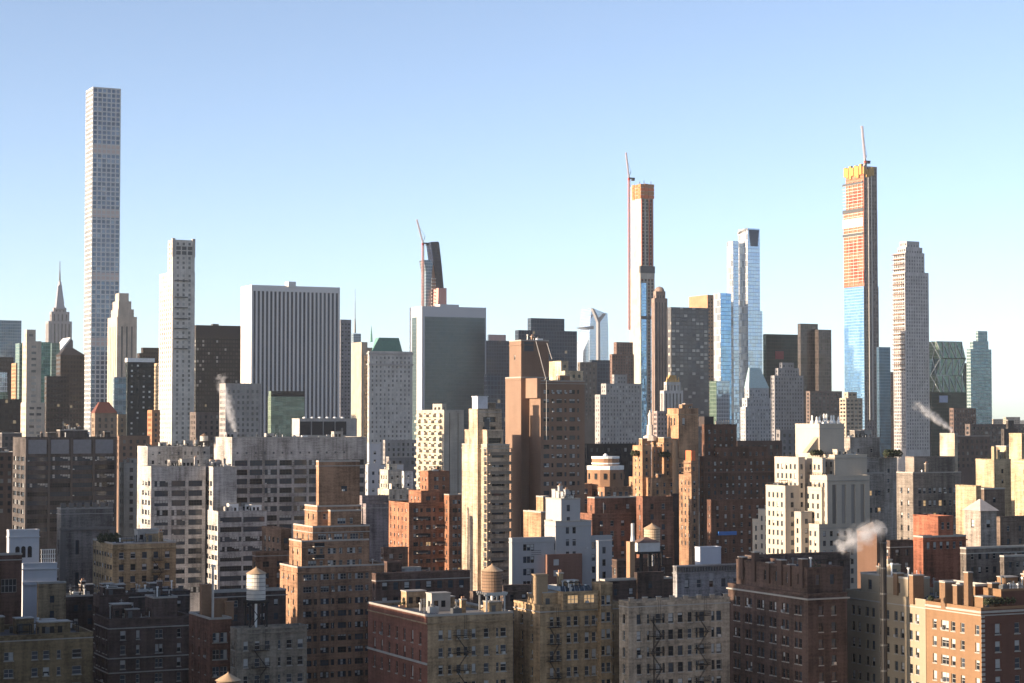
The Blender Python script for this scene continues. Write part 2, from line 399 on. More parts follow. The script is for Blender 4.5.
def part(root, name, mats, fn, **k):
    mb = MB(); fn(mb); return mb.build(name, mats, root, **k)
class Multi:
    def __init__(s): s.pieces = []
    def __getattr__(s, name):
        def call(*a, **k):
            m = MB(); getattr(m, name)(*a, **k); s.pieces.append(m)
        return call
def parts(root, name, mats, fn):
    m = Multi(); fn(m)
    for p in m.pieces: p.build(name, mats, root)
def roof_clutter(root, b, bx, par, n, rng, wm):
    x0, x1, y0, y1, z0, z1 = b; z = z1 - par
    if x1 - x0 < 5 or y1 - y0 < 5: return
    for _ in range(int(n * (2.8 if b[2] < 520 else 3.0))):
        kind = rng.choice(('bulkhead', 'bulkhead', 'vent_pipe', 'vent_pipe', 'cooling_unit', 'cooling_unit', 'chimney', 'skylight', 'railing', 'antenna', 'duct', 'pipe_run', 'planter', 'tank_frame'))
        x = rng.uniform(x0 + 1, x1 - 3.5); y = rng.uniform(y0 + .8, y1 - 3)
        if any(c is not b and c[5] > z1 and c[0] - 2 < x < c[1] + 1 and c[2] - 2 < y < c[3] + 1 for c in bx): continue
        mb = MB()
        if n >= 4 and x1 - x0 > 13 and y1 - y0 > 7 and rng.random() < .16 and b[2] > 330:
            w_, d_, h_ = rng.uniform(3.5, 6.5), rng.uniform(2.5, 4), rng.uniform(2.6, 3.8); x = min(x, x1 - w_ - .6); y = min(y + 1, y1 - d_ - .6)
            mb.box(x, x + w_, y, y + d_, z, z + h_); mb.box(x - .12, x + w_ + .12, y - .12, y + d_ + .12, z + h_ + .003, z + h_ + .22, 1)
            for k in range(int(w_ / 1.6)): mb.box(x + .5 + k * 1.6, x + 1.4 + k * 1.6, y - .04, y - .002, z + .9, z + 2.2, 2)
            mb.box(x - .04, x - .002, y + .8, y + 1.8, z + .1, z + 2.1, 2)
            mb.build('roof_house', [rng.choice((wm, wm, WHITE, COPING)), COPING, WGL], root); continue
        if kind == 'bulkhead':
            w_, d_, h_ = rng.uniform(2.2, 4), rng.uniform(2, 3), rng.uniform(2.3, 3.2)
            mb.box(x, x + w_, y, y + d_, z, z + h_); mb.box(x - .1, x + w_ + .1, y - .1, y + d_ + .1, z + h_ + .003, z + h_ + .2, 1); mb.box(x + .5, x + 1.4, y - .05, y, z + .1, z + 2.1, 2)
            mb.build('bulkhead', [wm, COPING, DSTEEL], root)
        elif kind == 'vent_pipe':
            h_ = rng.uniform(1, 3.2); mb.lathe(x, y, [(.16, z), (.16, z + h_), (.3, z + h_), (.3, z + h_ + .3)], 8); mb.build('vent_pipe', rng.choice((STEEL, DSTEEL, WHITE)), root)
        elif kind == 'cooling_unit':
            w_ = rng.uniform(1.2, 2.6); mb.box(x, x + w_, y, y + 1.3, z + .35, z + 1.6)
            for a in (x + .1, x + w_ - .25): mb.box(a, a + .15, y + .1, y + 1.2, z, z + .35)
            mb.lathe(x + w_ / 2, y + .65, [(.5, z + 1.6), (.5, z + 1.8)], 10, 1); mb.build('cooling_unit', [rng.choice((STEEL, WHITE, DSTEEL)), DSTEEL], root)
        elif kind == 'chimney':
            h_ = rng.uniform(2, 4.2); mb.box(x, x + 1, y, y + .9, z, z + h_); mb.box(x - .12, x + 1.12, y - .12, y + 1.02, z + h_ + .003, z + h_ + .25, 1)
            for a in (.25, .7): mb.lathe(x + a, y + .45, [(.15, z + h_ + .25), (.13, z + h_ + .75)], 8, 2)
            mb.build('chimney', [wm, COPING, TERRA], root)
        elif kind == 'skylight':
            mb.frustum(x, x + 2.2, y, y + 1.5, z + .3, x + .2, x + 2, y + .7, y + .8, z + 1.1, 1); mb.box(x, x + 2.2, y, y + 1.5, z, z + .297, 0); mb.build('skylight', [STEEL, WGL2], root)
        elif kind == 'duct':
            L = min(x1 - x - 1, rng.uniform(2, 5)); mb.box(x, x + L, y, y + .8, z + .5, z + 1.2); mb.box(x, x + .8, y + .1, y + .7, z, z + .497); mb.frustum(x + L - .8, x + L, y, y + .8, z + 1.2, x + L - .9, x + L + .2, y - .1, y + .9, z + 1.9); mb.build('duct', rng.choice((STEEL, DSTEEL)), root)
        elif kind == 'pipe_run':
            L = min(x1 - x - .6, rng.uniform(2, 6))
            for k in range(3): mb.bar((x, y + .25 * k, z + .4), (x + L, y + .25 * k, z + .4), .12); mb.bar((x + L * k / 2.2, y + .25 * k, z), (x + L * k / 2.2, y + .25 * k, z + 1.3 + .4 * k), .12)
            mb.build('pipe_run', rng.choice((DSTEEL, WHITE)), root)
        elif kind == 'planter':
            mb.box(x, x + 1.8, y, y + .6, z, z + .6)
            for k in range(70):
                q = Vector((x + .9 + rng.gauss(0, .6), y + .3 + rng.gauss(0, .25), z + .7 + abs(rng.gauss(0, .55)))); e1 = Vector((rng.uniform(-1, 1), rng.uniform(-1, 1), rng.uniform(-1, 1))) * .2; e2 = Vector((rng.uniform(-1, 1), rng.uniform(-1, 1), rng.uniform(-1, 1))) * .16
                mb.poly([q - e1, q + e2, q + e1, q - e2], 1)
            mb.build('planter', [TERRA, LEAF], root)
        elif kind == 'tank_frame':
            w_ = rng.uniform(2, 3.2)
            for h_ in (1.2, 2.6):
                for (xa, ya, xb, yb_) in ((0, 0, w_, 0), (w_, 0, w_, 1.6), (w_, 1.6, 0, 1.6), (0, 1.6, 0, 0)): mb.bar((x + xa, y + ya, z + h_), (x + xb, y + yb_, z + h_), .14)
            for xa in (0, w_):
                for ya in (0, 1.6): mb.bar((x + xa, y + ya, z), (x + xa, y + ya, z + 2.7), .14)
            mb.build('steel_frame', BLACK, root)
        elif kind == 'railing':
            L = min(x1 - x - .5, rng.uniform(3, 8))
            for h_ in (.5, 1.05): mb.bar((x, y, z + h_ + par), (x + L, y, z + h_ + par), .06)
            for k in range(int(L / 1.4) + 1): mb.bar((x + k * 1.4, y, z), (x + k * 1.4, y, z + 1.05 + par), .06)
            mb.build('railing', BLACK, root)
        else:
            h_ = rng.uniform(2.5, 5); mb.bar((x, y, z), (x, y, z + h_), .08)
            for k in range(3): mb.bar((x - .5, y, z + h_ - .3 - k * .4), (x + .5, y, z + h_ - .3 - k * .4), .05)
            mb.build('antenna', STEEL, root)
# ------------------------------------------------------------------ the setting
mb = MB(); mb.poly([(-16000, -3000, 0), (16000, -3000, 0), (16000, 22000, 0), (-16000, 22000, 0)])
struct('ground', mb, plain("asphalt", (.05, .05, .052), .95))
hm = MB(); rg = random.Random(3); prev = None                     # the low ridge beyond the river
for k in range(60):
    X = -9000 + k * 420; z = 45 + 40 * rg.random() + 22 * math.sin(k * .7); cur = (X, 14500 - .12 * X, z)
    if prev: hm.poly([(prev[0], prev[1] - 700, 0), (cur[0], cur[1] - 700, 0), cur, prev]); hm.poly([(cur[0], cur[1] + 900, 0), (prev[0], prev[1] + 900, 0), prev, cur])
    prev = cur
struct('hills', hm, plain("wooded_ridge", (.07, .075, .06), 1))

# ------------------------------------------------------------------ facade recipes
cwBLUEGREY = curtain((.10, .15, .19), (.2, .27, .33), (.22, .27, .3), 3, 4, .5, 1.0, metal=.4)
cwDARK = curtain((.012, .012, .014), (.08, .075, .075), (.028, .024, .024), 3, 3.9, .9, 1.5, lit=.01, spec=.2)
cwBROWN = curtain((.02, .018, .018), (.06, .05, .048), (.06, .045, .038), 2.6, 3.8, .8, 1.6, lit=.006, spec=.2)
cwTEAL = curtain((.05, .17, .16), (.12, .30, .27), (.1, .22, .2), 2.4, 4, .3, .8, metal=.5)
cwGREEN = curtain((.10, .17, .14), (.20, .30, .24), (.2, .26, .22), 3, 4, .25, .5, metal=.5)
cwPALE = curtain((.42, .52, .60), (.62, .70, .76), (.6, .66, .7), 2, 4, .3, .6, metal=.7)
cwBLUE = curtain((.22, .42, .66), (.42, .62, .82), (.30, .46, .62), 2.2, 4.1, .15, .5, metal=.9, rough=.12)
cwSKY = curtain((.46, .56, .68), (.60, .68, .78), (.50, .58, .68), 2.2, 4.1, .18, .45, metal=.85, rough=.12)
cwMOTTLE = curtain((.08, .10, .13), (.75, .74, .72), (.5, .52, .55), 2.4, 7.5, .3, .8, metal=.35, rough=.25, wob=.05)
cwDKBLUE = curtain((.02, .03, .05), (.05, .075, .11), (.06, .08, .11), 3.2, 4, .7, 1.0, metal=.1, lit=.006, spec=.25)
cwDKGREEN = curtain((.008, .028, .028), (.022, .06, .058), (.02, .042, .042), 2.6, 4, .3, .9, metal=.1, spec=.25)
cwSOLOW = curtain((.065, .095, .105), (.09, .13, .14), (.07, .10, .11), 3.1, 3.9, .12, .5, metal=.15, rough=.12, wob=.004, spec=.5)
cwGLOBE = curtain((.07, .075, .085), (.22, .22, .22), (.09, .09, .095), 4.6, 3.8, 1.1, 1.3, blind=.18)
cwSEA = curtain((.12, .2, .22), (.25, .36, .38), (.34, .42, .42), 3, 3.6, .25, 1.1, metal=.4)
cwORNET = curtain((.30, .075, .035), (.42, .16, .09), (.38, .21, .15), 3.4, 4.6, .6, .9, metal=0, rough=.9, wob=0)
def CW(m, **k): return S(cw=m, **k)
FW = dict(gl=None)
sGM = S(fh=260, top=5.5, w=2.35, h=400, bay=4.1, mar=1.0, rec=.9)
s432 = S(fh=4.72, top=1.4, w=3.5, h=3.5, bay=4.72, mar=.35, rec=.8)
s520 = S(fh=3.9, top=2.2, w=2.0, h=2.2, bay=4.6, mar=2.0, rec=.4)
sFAR = S(fh=3.6, top=2.2, w=1.6, h=2.0, bay=3.6, mar=1.2, rec=.3)
sFARW = S(fh=3.5, top=2.2, w=2.6, h=1.9, bay=4.4, mar=1.0, rec=.3)
sPIER = S(fh=200, top=4, w=1.5, h=300, bay=3.6, mar=1.0, rec=.6)
sDENSE = S(fh=3.5, top=1.8, w=1.5, h=1.9, bay=2.7, mar=.6, rec=.35)
sOPEN = S(fh=4.4, top=.6, w=2.5, h=3.3, bay=3.4, mar=.3, rec=1.4)

# ------------------------------------------------------------------ the far skyline
bld('glass_slab', 'blue grey flat topped glass office slab at far left end of skyline', 2600, [T(-9, -6, 21.5, 320)], (.2, .25, .28), CW(cwBLUEGREY), yb=420)
bld('office_block', 'dark brown office block under the blue grey slab at far left edge', 2150, [T(-9, -5, 13.5, 357)], (.05, .04, .04), CW(cwDARK), yb=440)
bld('glass_block', 'small pale blue glass block with greenish lower floors at left edge', 1800, [T(-9, -7, 7.5, 372), T(-10, -8, 8, 391, front=CW(cwGREEN))], (.3, .36, .4), CW(cwPALE), yb=440)
bld('brick_tower', 'narrow sunlit orange strip of brick tower beside greenish glass tower', 1980, [T(11.5, 15.8, 17.5, 363)], (.5, .33, .2), sFAR, yb=440)
bld('glass_tower', 'narrow greenish glass tower behind the slim cream tower', 2250, [T(15.5, 19.5, 27, 343)], (.3, .36, .34), CW(cwGREEN), yb=440)
bld('office_block', 'black low office block at far left edge above the dark roofs', 1500, [T(-9, -8, 21, 399)], (.03, .03, .03), CW(cwDARK), yb=470)
b, x = bld('cream_tower', 'slim cream tower with two columns of wide windows near left edge', 1330,
    [T(24.6, 26.6, 36, 329.5, 3), T(22.5, 26.6, 41.5, 341), T(20.8, 26.0, 45, 402.5, -2)], (.62, .54, .45),
    S(fh=4.1, top=3, w=3.2, h=1.6, bay=5.2, mar=1.6, rec=.4), S(fh=4, top=3, w=1.2, h=1.8, bay=5, mar=1, rec=.3), yb=445, gl=glass((.1, .1, .1), (.5, .48, .44), .6))
# the Art Deco tower with the mast
b, x = bld('art_deco_tower', 'grey stepped Art Deco tower with tapering mast and long antenna', 4100,
    [T(52.6, 53.8, 66.5, 307.5, 30), T(49.6, 51.5, 69.5, 311.5, 20), T(45.6, 48.5, 72, 321, 0)], (.42, .40, .40),
    S(fh=300, top=5, w=3.2, h=400, bay=7.5, mar=2, rec=.8), yb=430)
t0 = x[0]; cx, cy = (t0[0] + t0[1]) / 2, (t0[2] + t0[3]) / 2
def zz(py, d=4100): return P(60, py, d).z
def mast(m):
    for rr, a, e in ((9.5, 307.8, 303), (8, 303, 296), (6.2, 296, 290), (4.8, 290, 284)):
        m.frustum(cx - rr, cx + rr, cy - rr, cy + rr, zz(a), cx - rr * .8, cx + rr * .8, cy - rr * .8, cy + rr * .8, zz(e))
    m.lathe(cx, cy, [(4, zz(284)), (3.4, zz(281)), (1.8, zz(279.5))], 12)
part(b, 'mooring_mast', plain("mast_metal", (.36, .36, .38), .5, .3), mast)
part(b, 'antenna', DSTEEL, lambda m: m.lathe(cx, cy, [(2.0, zz(279.5)), (1.5, zz(272)), (.9, zz(269)), (.7, zz(259.5))], 8))
bld('glass_tower', 'teal green glass tower in front of the grey Art Deco tower', 2200, [T(37.5, 39, 50.8, 342)], (.1, .2, .2), CW(cwTEAL), yb=440)
bld('glass_tower', 'pale green glass tower between teal tower and dark hip roofed tower', 2320, [T(50.5, 51.5, 60, 343)], (.2, .3, .26), CW(cwGREEN), yb=440)
# slant-topped white tower
sx = empty('slant_roof_tower', 'tower with white slanting roof edge behind the dark hip roofed tower', 'building', P(62, 420, 2450).xy.to_3d())
def slant(m):
    Y = P(62, 354, 2450).y; p = [PY(a, b_, Y) for a, b_ in ((56.5, 420), (73, 420), (73, 341), (70.5, 337.5), (56.5, 355))]; m.prism(p, 40)
part(sx, 'tower_body', wall((.16, .15, .16)), slant)
part(sx, 'sloping_edge', WHITE, lambda m: m.prism([PY(a, b_, P(62, 354, 2450).y - 1) for a, b_ in ((56, 355), (70.5, 337.3), (70.9, 339.3), (56.2, 357.5))], 42))
b, x = bld('brown_tower', 'dark brown tower with flat hipped roof beside the very tall white grid tower', 1700, [T(56.2, 60.5, 84.6, 355)], (.055, .04, .036), CW(cwBROWN), yb=440)
q = x[0]; part(b, 'hipped_roof', plain("dark_roof", (.04, .035, .035), .7), lambda m: m.frustum(q[0] - .6, q[1] + .6, q[2] - .6, q[3] + .6, q[5] + .003, q[0] + 6, q[1] - 8, q[2] + 8, q[3] - 5, P(62, 347.5, 1700).z))
bld('brown_tower', 'lower near black brown block left of the hip roofed tower', 1560, [T(44.6, 46.5, 69, 376)], (.04, .03, .03), CW(cwBROWN), yb=445)
# very tall slender white grid
b, x = bld('grid_tower', 'very tall slender white concrete tower with square window grid', 1985, [T(86, 93, 121, 86.7)], (.80, .80, .80), s432, yb=440, gl=glass((.11, .15, .20), (.34, .40, .46), .25, .1, .35), var=.1)
q = x[0]
def bands(m):
    for py in (148.5, 212.5, 276.5, 342):
        z = P(93, py, 1985).z; m.box(q[0] + .9, q[1] - .9, q[2] - .03 + .35, q[2] + .75, z - 4.4, z + 4.4)
parts(b, 'open_wind_floor', plain("sunlit_floor_tint", (.62, .52, .48), .9), bands)  # pale pink painted in for sunlight showing through the open floors
bld('cream_tower', 'cream stone tower with stepped crown right of the very tall grid tower', 1840,
    [T(115.2, 119, 129, 293, 9), T(112.5, 118.5, 131.5, 301, 6), T(111, 118, 134, 309, 4), T(107.7, 117.2, 137, 316.5)], (.6, .52, .44),
    S(fh=200, top=9, w=1.7, h=300, bay=4.4, mar=2.4, rec=.8), S(fh=200, top=9, w=1.4, h=300, bay=6, mar=2.4, rec=.6), yb=430, gl=glass((.12, .11, .11), (.4, .38, .36), .2))
b, x = bld('office_tower', 'black gridded tower with white roof band below the cream stone tower', 1480, [T(125.5, 127.5, 154.3, 358.5), ], (.03, .04, .045),
    S(fh=3.9, top=4.5, w=1.5, h=1.4, bay=4.0, mar=1.2, rec=.2), yb=445, gl=glass((.03, .035, .04), (.8, .82, .8), .4))
q = x[0]; part(b, 'roof_band', WHITE, lambda m: m.box(q[0] - .3, q[1] + .3, q[2] - .3, q[3] + .3, q[5] - 2.6, q[5] + .4))
bld('glass_tower', 'blue grey glass sliver left of the black gridded tower', 1440, [T(112.8, 114.2, 126.2, 377)], (.15, .2, .25), CW(cwBLUEGREY), yb=445)
bld('office_block', 'dark brown flat roofed block behind black gridded tower', 1920, [T(141, 143, 160, 347.5), T(137, 139.5, 160.5, 353, -4)], (.07, .055, .05), CW(cwBROWN), yb=430)
b, x = bld('limestone_tower', 'slender grey limestone tower with square belfry top and side shoulder', 1627, [T(168, 172.7, 195, 239.5, .1), T(159.5, 172.7, 195, 271.5)], (.70, .66, .61), s520,
    S(fh=3.9, top=2.2, w=2.2, h=2.4, bay=6, mar=2, rec=.4), yb=450, gl=glass((.12, .12, .12), (.46, .45, .42), .45))
q = x[0]
parts(b, 'belfry_opening', DSTEEL, lambda m: [m.box(q[0] + (q[1] - q[0]) * f, q[0] + (q[1] - q[0]) * (f + .2), q[2] - .12, q[2] + .1, zz_ - 3, zz_) for f in (.16, .42, .68) for zz_ in (P(172, 246, 1627).z, P(172, 250.7, 1627).z)])
parts(b, 'corner_turret', wall((.56, .52, .48)), lambda m: [m.box(a, a + 2.4, q[2] - .35, q[2] + 2.4, q[5] - 14, q[5] + 1.2) for a in (q[0] - .3, q[1] - 2.1)])
for py in (281, 297.5, 308, 319, 329, 339, 349):
    z = P(172, py, 1627).z; L = q[1] - q[0]
    part(b, 'balcony', DSTEEL, lambda m: m.box(q[0] + L * .08, q[0] + L * .68, q[2] - 1.3, q[2] - .02, z, z + .9))
bld('brick_building', 'small sunlit orange brick building left of limestone tower foot', 1380, [T(147.5, 152, 160, 410)], (.5, .25, .14), sFAR, yb=445)
bld('brick_tower', 'narrow sunlit tan tower tucked behind the limestone tower', 1740, [T(153.5, 159, 162, 363)], (.55, .42, .28), sFAR, yb=430)
b, x = bld('brick_building', 'brown building with red pyramid roof below the very tall grid tower', 1250, [T(91.5, 95, 117, 413)], (.33, .25, .19), S(fh=4, top=3, w=1.6, h=2.4, bay=4.2, mar=1.2, rec=.3), yb=445)
q = x[0]; part(b, 'pyramid_roof', plain("red_tile", (.17, .06, .045), .8), lambda m: m.frustum(q[0] - .4, q[1] + .4, q[2] - .4, q[3] + .4, q[5] + .003, (q[0] + q[1]) / 2 - 3, (q[0] + q[1]) / 2 + 3, q[2] + 5, q[2] + 8, P(104, 402, 1250).z))
bld('brick_building', 'plain tan side wing right of the red pyramid roof', 1270, [T(116.8, 118, 126.5, 414.5)], (.36, .28, .2), sFAR, yb=445)
b, x = bld('office_tower', 'dark brown gridded slab between limestone tower and white pier tower', 1930, [T(193, 196, 241.5, 325)], (.045, .04, .038), CW(curtain((.02, .02, .022), (.12, .11, .10), (.022, .02, .02), 2.8, 3.9, .9, 1.6, blind=.08, lit=.008, spec=.2)), yb=450)
q = x[0]; part(b, 'mechanical_floor', plain("louvre_dark", (.035, .03, .03), .8), lambda m: m.box(q[0] - .1, q[1] + .1, q[2] - .1, q[3], q[5] - 12, q[5] - .3))
part(b, 'penthouse', DSTEEL, lambda m: m.box(q[0] + 20, q[0] + 26, q[2] + 10, q[2] + 16, q[5], q[5] + 2))
# white piers
b, x = bld('pier_tower', 'broad white marble slab tower striped by vertical dark windows', 1840, [T(286.5, 288.5, 296, 281.5, 14, dep=10), T(241, 251.7, 340, 284.8)], (.82, .81, .81), sGM,
    S(fh=260, top=5.5, w=1.1, h=400, bay=4.1, mar=1.0, rec=.9), yb=445, gl=glass((.035, .042, .06), (.1, .11, .13), .3, .3), var=.06)
q = x[1]; parts(b, 'spandrel', plain("dark_spandrel", (.10, .105, .13), .6), lambda m: [m.box(q[0] + 1.2, q[1] - 1.2, q[2] + .55, q[2] + .85, z, z + .7) for z in [q[5] - 22 - 4.0 * k for k in range(38)]])
bld('office_tower', 'grey tower dotted with small windows right of white pier tower', 2020, [T(338.5, 340.6, 351.2, 319.5)], (.28, .28, .31), S(fh=3.8, top=4, w=1.8, h=1.6, bay=3.2, mar=.6, rec=.3), yb=430)
b, x = bld('spire_tower', 'distant pale tower carrying a thin lattice spire', 3300, [T(351.5, 353.5, 361, 333.5)], (.4, .42, .46), CW(cwBLUEGREY), yb=430)
c = P(355, 333, 3330); part(b, 'spire', DSTEEL, lambda m: m.lathe(c.x, c.y, [(1.9, c.z), (1.3, c.z + 22), (.8, c.z + 24), (.6, c.z + 52), (.4, c.z + 54), (.3, P(355, 289, 3330).z)], 6))
bld('striped_tower', 'warm beige tower with horizontal stripes left of green roofed hotel', 2300, [T(356.5, 363, 373, 347.5, 20), T(351.5, 361.5, 367.5, 342, 0)], (.58, .48, .36), S(fh=4.2, top=2, w=60, h=1.7, bay=60, mar=.6, rec=.4), S(fh=4.2, top=2, w=80, h=1.6, bay=80, mar=.6, rec=.4), yb=430)
bld('brick_tower', 'narrow sunlit orange tower edge at left of green roofed hotel', 1950, [T(363.8, 368, 371, 355)], (.55, .36, .2), sFAR, yb=450)
b, x = bld('hotel_tower', 'grey stone hotel tower under a green copper mansard roof', 1678, [T(367.6, 369.2, 412.5, 351)], (.62, .59, .56), S(fh=3.9, top=4.5, w=1.5, h=2.0, bay=3.6, mar=1.3, rec=.3), yb=470, gl=glass((.09, .09, .1), (.6, .58, .55), .35))
q = x[0]; dm = P(374.5, 345, 1678).x, P(406, 345, 1678).x
part(b, 'mansard_roof', COPPER, lambda m: m.frustum(dm[0] - 1, dm[1] + 3, q[2] + 2, q[3] - 2, q[5], dm[0] + 4, dm[1] - 2, q[2] + 6, q[3] - 6, P(390, 337.5, 1678).z))
parts(b, 'cornice', wall((.5, .47, .46)), lambda m: [m.box(q[0] - .7, q[1] + .7, q[2] - .7, q[3] + .7, z, z + 1.3) for z in (P(390, 354, 1678).z, P(390, 365, 1678).z)])
part(b, 'finial', COPPER, lambda m: m.lathe(dm[0] + 1, q[2] + 8, [(1.2, q[5] + 8), (.9, q[5] + 14), (.1, q[5] + 22)], 8))
bld('stone_building', 'grey stone block with window grid at foot of green roofed hotel', 1400, [T(383, 385, 417, 440)], (.36, .34, .33), sFAR, yb=475)
bld('stone_building', 'grey gridded block with sunlit east edge behind the steam plume', 1250, [T(219.5, 225.6, 261, 383.5)], (.4, .38, .37), S(fh=3.5, top=4, w=1.5, h=1.9, bay=2.9, mar=.8, rec=.3), yb=445, gl=glass((.08, .085, .09), (.4, .4, .38), .3))
b, x = bld('glass_block', 'green glass block with dark roof storey before white pier tower', 1580, [T(268.5, 271, 304.5, 391, front=CW(cwDARK)), T(268, 271, 304.5, 396.5, -2)], (.2, .28, .22), CW(curtain((.15, .20, .155), (.22, .28, .21), (.18, .23, .18), 3.2, 3.6, .15, .4, metal=.2)), yb=445)
b, x = bld('plant_house', 'white rooftop plant building with row of black louvres', 960, [T(292, 299.5, 357, 418.6)], (.5, .48, .46), BLANK, yb=440)
q = x[0]; Lq = q[1] - q[0]
for k in range(4): part(b, 'louvre', plain("louvre_dark", (.02, .02, .025), .5), lambda m: m.box(q[0] + .3 + k * Lq * .205, q[0] + .1 + (k + .93) * Lq * .205, q[2] - .25, q[2] + .02, P(300, 435, 960).z, P(300, 421.5, 960).z))
for k in range(6): part(b, 'fan_cowl', WHITE, lambda m: m.lathe(q[0] + 4 + k * 3.9, q[2] + 4, [(1.0, q[5] - .5), (1.0, q[5] + .5), (.4, q[5] + .9)], 10))
# white-framed dark glass
b, x = bld('framed_tower', 'dark glass tower in a broad white frame at centre', 2095, [T(438, 440, 459, 304.2, 18, dep=14), T(409.7, 422, 486.2, 306)], (.66, .67, .70), CW(wall((.66, .67, .70), .06)), BLANK, yb=430, var=.06)
q = x[1]; zt = P(422, 316.5, 2095).z
part(b, 'glass_front', cwSOLOW, lambda m: m.box(q[0] + 3.2, q[1] - 1.6, q[2] - .25, q[2] + .1, 40, zt, 0, 'k'))
part(b, 'side_window_strip', cwSOLOW, lambda m: m.box(q[0] - .25, q[0] + .1, q[2] + (q[3] - q[2]) * .42, q[2] + (q[3] - q[2]) * .80, 40, zt, 0, 'r'))
# tapering black tower under construction
tw = empty('tapering_tower', 'tapering black blade tower under construction behind white framed tower', 'building', P(433, 420, 2570).xy.to_3d())
def prof(pts, d, dy): 
    Y = P(pts[0][0], pts[0][1], d).y
    return lambda m: m.prism([PY(a, e, Y) for a, e in pts], dy)
part(tw, 'black_facade', curtain((.006, .010, .025), (.025, .04, .085), (.012, .018, .035), 3, 4, .2, .5, metal=.0, spec=.25), prof([(437, 330), (444, 330), (443.8, 288), (441.6, 264), (439.2, 243), (438.2, 241.6), (431.6, 241.8), (431, 243), (433.8, 265), (436.6, 289)], 2570, 16))
part(tw, 'glass_wing', cwBLUEGREY, prof([(425.5, 330), (431.5, 330), (431.8, 272), (433, 264), (431, 260), (424, 260), (426, 272)], 2550, 16))
part(tw, 'concrete_core', wall((.5, .3, .22)), prof([(431.8, 330), (437, 330), (436.3, 289), (433.5, 265), (432.5, 270)], 2562, 16))
parts(tw, 'floor_slab', CONC, lambda m: [m.box(P(431.8, 300, 2545).x, P(436.8, 300, 2545).x, P(432, 300, 2545).y, P(432, 300, 2545).y + 2, z, z + 1) for z in [P(432, 330 - k * 3.4, 2545).z for k in range(16)]])
part(tw, 'safety_netting', PINK, prof([(437.5, 330), (446.6, 330), (446.6, 288), (438.5, 288)], 2540, 20))
bld('office_block', 'blue grey gridded block right of the white framed tower', 2300, [T(487.5, 489, 506, 334.5, 20, front=CW(plain("pink_sheeting", (.5, .36, .34), .9))), T(483, 486, 510.5, 340.5)], (.2, .24, .3), CW(cwDKBLUE), yb=430)
bld('office_block', 'dark low block left of the tall brown twin block tower', 1750, [T(484, 487, 508, 374)], (.05, .05, .06), CW(cwDKBLUE), yb=440)
bld('office_tower', 'dark blue gridded slab with grey penthouse behind brown tower', 2100, [T(527.5, 531, 564.5, 318, 16), T(515, 518.5, 577, 330)], (.3, .29, .29), CW(cwDKBLUE), yb=430)
# far glass tower with an observation deck
hy = empty('glass_skyscraper', 'far pale blue glass skyscraper with jutting observation deck', 'building', P(598, 420, 5277).xy.to_3d())
part(hy, 'glass_shaft', cwSKY, prof([(590.5, 420), (609, 420), (608.3, 330), (607.5, 313.2), (604, 312.5), (597.5, 310), (591.5, 307.5), (590.5, 320), (589.6, 333)], 5277, 60))
part(hy, 'lower_facet', cwPALE, prof([(580.5, 420), (590.4, 420), (589.6, 337), (583, 352)], 5270, 60))
part(hy, 'corner_brace', plain("brace_grey", (.24, .24, .25), .5), prof([(598.2, 420), (600.6, 420), (600.2, 322), (606, 314), (604.6, 313.2), (599.4, 319), (594, 308.6), (592.6, 308.4), (598.2, 322)], 5240, 12))
part(hy, 'observation_deck', plain("deck_grey", (.28, .29, .32), .5), prof([(582.4, 327.2), (588, 328.9), (593.8, 329.2), (593.8, 325.8)], 5265, 40))
bld('brown_block', 'dull brown block below the far glass skyscraper', 1900, [T(577.5, 580, 597, 362)], (.2, .17, .15), sFAR, yb=420)
bld('office_block', 'near black block beside dull brown block below the skyscraper', 2050, [T(589.5, 591.5, 610, 360)], (.04, .045, .055), CW(cwDKBLUE), yb=420)
bld('brown_tower', 'plain brown tower left of the slender lattice tower', 2420, [T(613.5, 616.5, 633, 342), T(609.5, 612, 634, 354, -3)], (.25, .16, .13), sFAR, yb=430)
# slender lattice tower under construction
b, x = bld('slender_tower', 'slender concrete tower under construction with orange netted top', 2600, [T(630.6, 641, 653.4, 185), T(629.6, 640.4, 654.6, 268, -3)], (.60, .55, .48),
    S(fh=4.6, top=14, w=3.4, h=3.5, bay=5.4, mar=.8, rec=2.0), BLANK, yb=430, gl=glass((.05, .055, .07), (.30, .14, .1), .3, .6))
q = x[0]; q2 = x[1]; Z = lambda py, d=2600: P(640, py, d).z
SOFT = plain("faded_orange_netting", (.48, .21, .10), .9)
Wq, Dq = q[1] - q[0], q[3] - q[2]
for k in range(4):
    za, ze = Z(198 - k * 3.7), Z(198 - k * 3.7 - 2.9)
    parts(b, 'top_netting', SOFT if k % 2 else ORANGE, lambda m: [m.box(q[0] - 1.2 + f * Wq, q[0] - 1.2 + g_ * Wq, q[2] - 1.2, q[2] + 1, za - e, ze + e) for f, g_, e in ((0, .3, 0), (.34, .62, .6), (.66, 1.1, .2))])
    parts(b, 'top_netting', SOFT, lambda m: [m.box(q[0] - 1.2, q[0] + .6, q[2] + 1.2 + f * Dq, q[2] + 1 + g_ * Dq, za - e, ze + e) for f, g_, e in ((0, .24, .3), (.3, .52, 0), (.58, .78, .8))])
parts(b, 'formwork_mast', DSTEEL, lambda m: [m.bar((q[0] + f * Wq, q[2] + 2 + g_, Z(186)), (q[0] + f * Wq, q[2] + 2 + g_, Z(e)), .6) for f, g_, e in ((.05, 3, 181), (.3, 0, 180), (.55, 8, 181.5), (.9, 1, 180.5))])
part(b, 'glass_strip', cwBLUE, lambda m: m.box(q2[0] + 1.2, q2[0] + 8.5, q2[2] - .5, q2[2] + .1, 30, Z(283), 0, 'k'))
